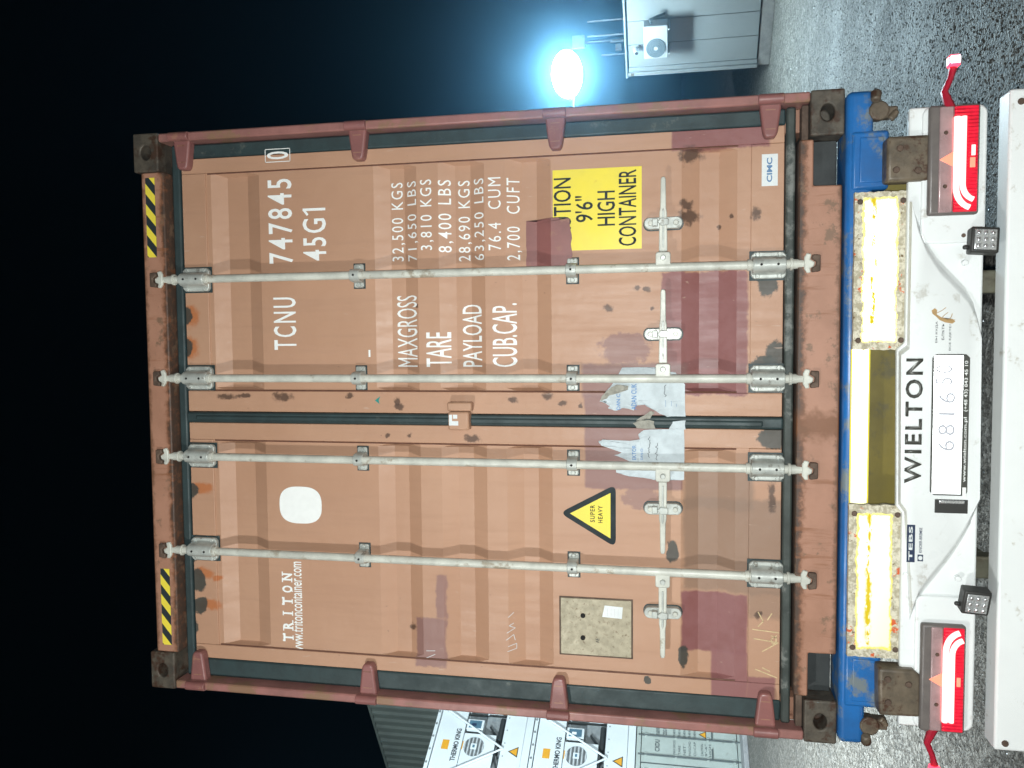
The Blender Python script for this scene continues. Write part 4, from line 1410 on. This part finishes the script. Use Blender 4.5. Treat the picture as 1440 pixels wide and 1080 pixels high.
def floodlight(p, label, face, aim, energy, size, arm, glass):
    """mast, housing and domed glass; the glass looks along face"""
    global FR
    x, y, z = p
    fd = Vector((face[0], face[1], 0)).normalized()
    rz = math.atan2(fd.x, -fd.y)
    base = Vector((x, y, 0)) - fd * .95
    fl = thing("floodlight", label, "floodlight", tuple(base + Matrix.Rotation(rz, 3, "Z") @ Vector((arm, 0, 0))))
    FR = Matrix.Translation((x, y, 0)) @ Matrix.Rotation(rz, 4, 'Z')
    MB().cyl((arm, .95, 0), (arm, .95, z + .3), .055, .04, 12).build("mast", "dark_steel", fl)
    MB().tube([(0, .20, z), (0, .85, z), (arm, .95, z)], .025, 8).build("lamp_arm", "dark_steel", fl)
    MB().box(-.30, .30, .06, .22, z - .19, z + .19).build("lamp_housing", "dark_steel", fl, .02)
    m = MB()
    n, k = 24, 6
    vs = []
    for i in range(k + 1):
        a = math.pi / 2 * i / k
        for q in range(n):
            t_ = 2 * math.pi * q / n
            vs.append((.40 * math.cos(a) * math.cos(t_), .06 - .22 * math.sin(a), z + .27 * math.cos(a) * math.sin(t_)))
    m.add(vs, [(i * n + q, i * n + (q + 1) % n, (i + 1) * n + (q + 1) % n, (i + 1) * n + q) for i in range(k) for q in range(n)])
    m.build("lamp_glass", glass, fl)
    FR = Matrix.Identity(4)
    sp = bpy.data.lights.new("floodlight_beam", 'SPOT')
    sp.energy = energy
    sp.color = (0.80, 0.93, 1.0)
    sp.spot_size = R(size)
    sp.spot_blend = 0.6
    sp.shadow_soft_size = 0.12
    spo = bpy.data.objects.new("floodlight_beam", sp)
    COL.objects.link(spo)
    spo.location = Vector(p) + fd * .32
    spo.rotation_euler = (Vector(aim) - spo.location).to_track_quat('-Z', 'Y').to_euler()
    spo.parent = fl
    spo.matrix_parent_inverse = ROOTS[fl.name].inverted()


floodlight(LP, "glaring white floodlight on a thin mast beside the cabin", (-.35, -.94), (-10.5, 17.3, 4.5), 5500, 60, -1.9, "flood_glass")
# its twin lights the ground and the stack on the left
floodlight(Vector((-9.5, 2.0, 6.5)), "floodlight on a tall mast lighting the ground left of the trailer", (.5, .87), (-8.0, 11.0, 0), 17000, 148, -.6, "flood_glass_dim")

for i, (py, top) in enumerate(((27, 826), (48, 826), (58, 858), (76, 846))):
    x, z = W(870, py, 15.8)
    zt = W(top, py, 15.8)[1]
    o = MB().cyl((x, 15.8, 0), (x, 15.8, zt), .022, n=8).build("steel_pole", "pale_pole")
    tag(o, "thin pale steel pole rising behind the white cabin", "pole", "thin poles behind the cabin")
for (px, py, w, lab) in ((814, 60, .14, "small white junction box high up beside the floodlight"), (870, 67, .07, "tiny pale box on a pole just above the cabin roof")):
    x, z = W(px, py, 15.75)
    o = MB().box(x - w, x + w, 15.68, 15.777, z - w, z + w).build("junction_box", "pale_pole", None, .01)
    tag(o, lab, "box")
x, z = W(814, 60, 15.8)
tag(MB().cyl((x, 15.82, 0), (x, 15.82, z + .1), .03, n=8).build("steel_pole", "dark_steel"), "dark pole carrying the white junction box behind the cabin", "pole")

# ------------------------------------------------------------------ stacked containers far left
A = R(29)
E_ = Vector((math.sin(A), math.cos(A), 0)); N_ = Vector((math.cos(A), -math.sin(A), 0))
S0 = Vector((-10.33, 17.52, 0)) + E_ * (-.26)
TH = 2.73
CL = 12.19


def stack_frame(origin):
    m = Matrix.Identity(4)
    for i in range(3):
        m[i][0] = E_[i]; m[i][1] = -N_[i]; m[i][2] = (0, 0, 1)[i]
    m.translation = origin
    return m


def shell(root, m_, depth=CL):
    """posts, rails, corrugated long sides, roof"""
    h = TH - .012
    for s in (-1, 1):
        for y in (0, depth - .16):
            MB().box(s * 1.10, s * 1.22, y, y + .16, .12, h - .12).build("corner_post", m_, root, .008)
            for z in (0, h - .118):
                MB().box(s * 1.06, s * 1.222, y - .004, y + .17, z, z + .118).build("corner_casting", m_, root, .01)
        m = MB()
        prof = []
        y = .16
        while y < depth - .16:
            for dy, dx in ((0, 0), (.09, 0), (.17, .04), (.26, .04), (.34, 0)):
                prof.append((min(y + dy, depth - .16), dx))
            y += .34
        vs = []
        for py, dx in prof:
            vs += [(s * (1.205 - dx), py, .16), (s * (1.205 - dx), py, h - .10)]
        m.add(vs, [(2 * k, 2 * k + 2, 2 * k + 3, 2 * k + 1) for k in range(len(prof) - 1)])
        m.build("side_wall", m_, root, smooth=False)
        MB().box(s * 1.16, s * 1.215, .165, depth - .165, h - .10, h - .02).build("top_rail", m_, root)
        MB().box(s * 1.16, s * 1.215, .165, depth - .165, .02, .16).build("bottom_rail", m_, root)
    MB().box(-1.155, 1.155, .1, depth - .1, h - .06, h - .03).build("roof", m_, root)
    MB().box(-1.155, 1.155, .1, depth - .1, .10, .13).build("floor_panel", m_, root)
    MB().box(-1.095, 1.095, depth - .1, depth - .06, .14, h - .07).build("end_wall", m_, root)


def far_tri(root, x, z, r, y):
    p = [(x, z + r), (x - r * .87, z - r * .5), (x + r * .87, z - r * .5)]
    decal("warning_triangle", p, "sign_black", root, off=.002, ysurf=y)
    q = [(x + (a - x) * .74, z + (b - z) * .74) for a, b in p]
    decal("warning_triangle", q, "orange_print", root, off=.006, ysurf=y)


def reefer(z0, label, lit):
    global FR
    o = S0 + Vector((0, 0, z0))
    root = thing("refrigerated_container", label, "container", o, math.atan2(E_.y, E_.x), "refrigerated containers in the far stack")
    FR = stack_frame(o)
    shell(root, "reefer_white")
    h = TH - .012
    MB().box(-1.06, 1.06, .02, .10, h - .10, h - .005).build("top_beam", "reefer_white", root, .01)
    MB().box(-1.06, 1.06, .02, .10, .005, .20).build("bottom_beam", "reefer_white", root, .01)
    MB().box(-1.095, 1.095, .30, .36, .14, h - .11).build("machinery_back", "reefer_grey", root)
    MB().box(-1.07, 1.07, .055, .12, h - .86, h - .12).build("upper_panel", "reefer_white", root, .012)
    MB().box(-.66, .40, .06, .12, .96, h - .875).build("fan_panel", "reefer_white", root, .012)
    MB().box(-1.07, 1.07, .055, .12, .21, .78).build("lower_panel", "reefer_white", root, .012)
    MB().box(-1.08, -.70, .07, .12, 1.2, h - .875).build("side_panel", "reefer_white", root, .012)
    MB().box(.42, 1.07, .20, .29, .80, 1.35).build("compressor", "reefer_grey", root, .06, seg=3)
    MB().cyl((.25, .16, .88), (.95, .16, .88), .07, n=12).build("receiver_tank", "reefer_dark", root)
    MB().tube([(-.5, .18, .82), (-.2, .12, .93), (.15, .14, .86), (.45, .13, 1.0), (.7, .16, 1.2)], .028, 6).build("hose", "reefer_dark", root)
    fc = (0.0, 1.51)
    MB().cyl((fc[0], .045, fc[1]), (fc[0], .058, fc[1]), .275, n=32).build("fan_well", "reefer_grey", root)
    for k in range(11):
        q = -.25 + .05 * k
        L = math.sqrt(max(.27 ** 2 - q * q, .001))
        MB().box(fc[0] - L, fc[0] + L, .036, .0445, fc[1] + q - .008, fc[1] + q + .008).build("fan_bar", "reefer_dark" if k % 2 else "reefer_white", root)
    MB().box(fc[0] - .08, fc[0] + .08, .02, .0355, fc[1] - .08, fc[1] + .08).build("fan_badge", "reefer_white", root)
    decal("fan_badge", rectp(fc[0] - .04, fc[0] + .04, fc[1] - .03, fc[1] + .03), "screen_grey", root, ysurf=.02, off=.003)
    cb = MB().box(.50, .80, .02, .19, 1.36, 1.82).build("controller_box", "reefer_white", root, .01)
    MB().box(.54, .76, .012, .019, 1.42, 1.76).build("controller_screen", "screen_grey", root)
    MB().box(.60, .67, .006, .0115, 1.56, 1.68).build("controller_display", "white_print" if lit else "navy_sticker", root)
    for s in (-1, 1):
        MB().tube([(s * 1.08, .012, h - .20), (0, .012, .72)], .026, 6).build("brace", "reefer_white", root)
    decal("orange_label", rectp(-.14, .14, h - .52, h - .33), "orange_print", root, ysurf=.055, off=.004)
    text("THERMO KING", (-.46, .50, h - .78, h - .64), "dark_steel", root, ysurf=.055, off=.004, bold=.03)
    decal("orange_label", rectp(-.1, .14, h - .905, h - .88), "orange_print", root, ysurf=.06, off=.004)
    far_tri(root, -.04, .40, .18, .055)
    for k in range(6):
        xx = -.95 + .38 * k
        MB().cyl((xx, .005, h - .05), (xx, .02, h - .05), .03, n=8).build("bolt", "reefer_grey", root)
        MB().cyl((xx, .045, .70), (xx, .055, .70), .018, n=8).build("bolt", "reefer_grey", root)
    FR = Matrix.Identity(4)
    return root


def dry_box(z0):
    global FR
    o = S0 + Vector((0, 0, z0))
    root = thing("dry_container", "pale grey-green container with stencilled doors at the bottom of the far stack", "container", o, math.atan2(E_.y, E_.x))
    FR = stack_frame(o)
    shell(root, "dry_grey")
    h = TH - .012
    MB().box(-1.06, 1.06, .03, .10, h - .12, h - .005).build("door_header", "dry_grey", root, .01)
    MB().box(-1.06, 1.06, .03, .10, .005, .16).build("door_sill", "dry_grey", root, .01)
    for s in (-1, 1):
        d = MB().box(s * .012, s * 1.085, .05, .09, .175, h - .135).build("door", "dry_grey", root, .008)
        for xx in (.22, .78):
            MB().cyl((s * xx, .03, .06), (s * xx, .03, h - .05), .020, n=10).build("lock_rod", "dry_dark", d)
            for zz in (.25, .9, 1.7, h - .25):
                MB().box(s * xx - .05, s * xx + .05, .022, .0495, zz - .03, zz + .03).build("rod_guide", "dry_grey", d)
            MB().box(s * xx, s * (xx + .3), .012, .026, .78, .81).build("handle", "dry_dark", d)
        for zz in (.4, 1.0, 1.7, 2.3):
            MB().box(s * 1.03, s * 1.14, .02, .0495, zz - .04, zz + .04).build("hinge", "dry_grey", d)
    MB().box(-.011, .011, .045, .08, .175, h - .135).build("door_gasket", "dry_dark", root)
    text("CXDU", (.34, .68, 2.12, 2.24), "dark_steel", root, ysurf=.05, off=.003, bold=.02)
    text("1160107", (.82, 1.06, 2.12, 2.22), "dark_steel", root, ysurf=.05, off=.003, bold=.02)
    text("22G1", (.84, 1.02, 1.94, 2.04), "dark_steel", root, ysurf=.05, off=.003, bold=.02)
    for k, s in enumerate(("MAX.GROSS", "TARE", "NET", "PAYLOAD", "CU.CAP")):
        text(s, (.30, .30 + (.40 if k in (0, 3, 4) else .26), 1.72 - k * .13, 1.78 - k * .13), "dark_steel", root, ysurf=.05, off=.003)
        text("30.480 KG", (.82, 1.05, 1.72 - k * .13, 1.78 - k * .13), "dark_steel", root, ysurf=.05, off=.003)
    for k, s in enumerate(("CAUTION", "9'-6\"", "HIGH")):
        text(s, (.32, .66, 1.02 - k * .10, 1.08 - k * .10), "dark_steel", root, ysurf=.05, off=.003)
    far_tri(root, .93, 1.0, .13, .05)
    FR = Matrix.Identity(4)


dry_box(0)
reefer(TH, "white refrigerated container with round fan, middle of the far stack", True)
reefer(2 * TH, "white refrigerated container with round fan, topmost of the far stack", False)
for k, w in enumerate(("bottom", "second", "third", "topmost")):
    o = S0 + E_ * 3.15 + N_ * .4 + Vector((0, 0, k * TH))
    root = thing("green_container", "dull green-grey corrugated container, %s of the stack behind the refrigerated ones" % w, "container", o, math.atan2(E_.y, E_.x), "green-grey containers in the rear stack")
    FR = stack_frame(o)
    shell(root, "green_container")
    MB().box(-1.095, 1.095, .04, .09, .14, TH - .09).build("end_wall", "green_container", root, .01)
    FR = Matrix.Identity(4)
# concrete strip in front of the stack
m = MB()
p = [S0 + E_ * -4 + N_ * .25, S0 + E_ * 5 + N_ * .25, S0 + E_ * 5 + N_ * 1.1, S0 + E_ * -4 + N_ * 1.1]
m.add([(q.x, q.y, .0) for q in p] + [(q.x, q.y, .12) for q in p], [(3, 2, 1, 0), (4, 5, 6, 7), (0, 1, 5, 4), (1, 2, 6, 5), (2, 3, 7, 6), (3, 0, 4, 7)])
tag(m.build("kerb", "concrete", None, .02), "pale wet concrete kerb along the foot of the far stack", "kerb", kind="structure")

# ------------------------------------------------------------------ damp night air that glows round the floodlight
hz = MB().box(-G - 2, G + 2, -G - 2, G + 2, -1.0, 16.0).build("haze", "ink")
hz.data.materials.clear()
hm = bpy.data.materials.new("haze"); hm.use_nodes = True
ht = hm.node_tree
for n_ in list(ht.nodes):
    if n_.type != 'OUTPUT_MATERIAL': ht.nodes.remove(n_)
pv = ht.nodes.new("ShaderNodeVolumePrincipled")
pv.inputs["Color"].default_value = (0.30, 0.66, 1.0, 1)
pv.inputs["Density"].default_value = 0.0030
pv.inputs["Anisotropy"].default_value = 0.93
out = [n_ for n_ in ht.nodes if n_.type == 'OUTPUT_MATERIAL'][0]
ht.links.new(pv.outputs[0], out.inputs["Volume"])
hz.data.materials.append(hm)
tag(hz, "damp night air glowing blue round the floodlight", "haze", kind="stuff")
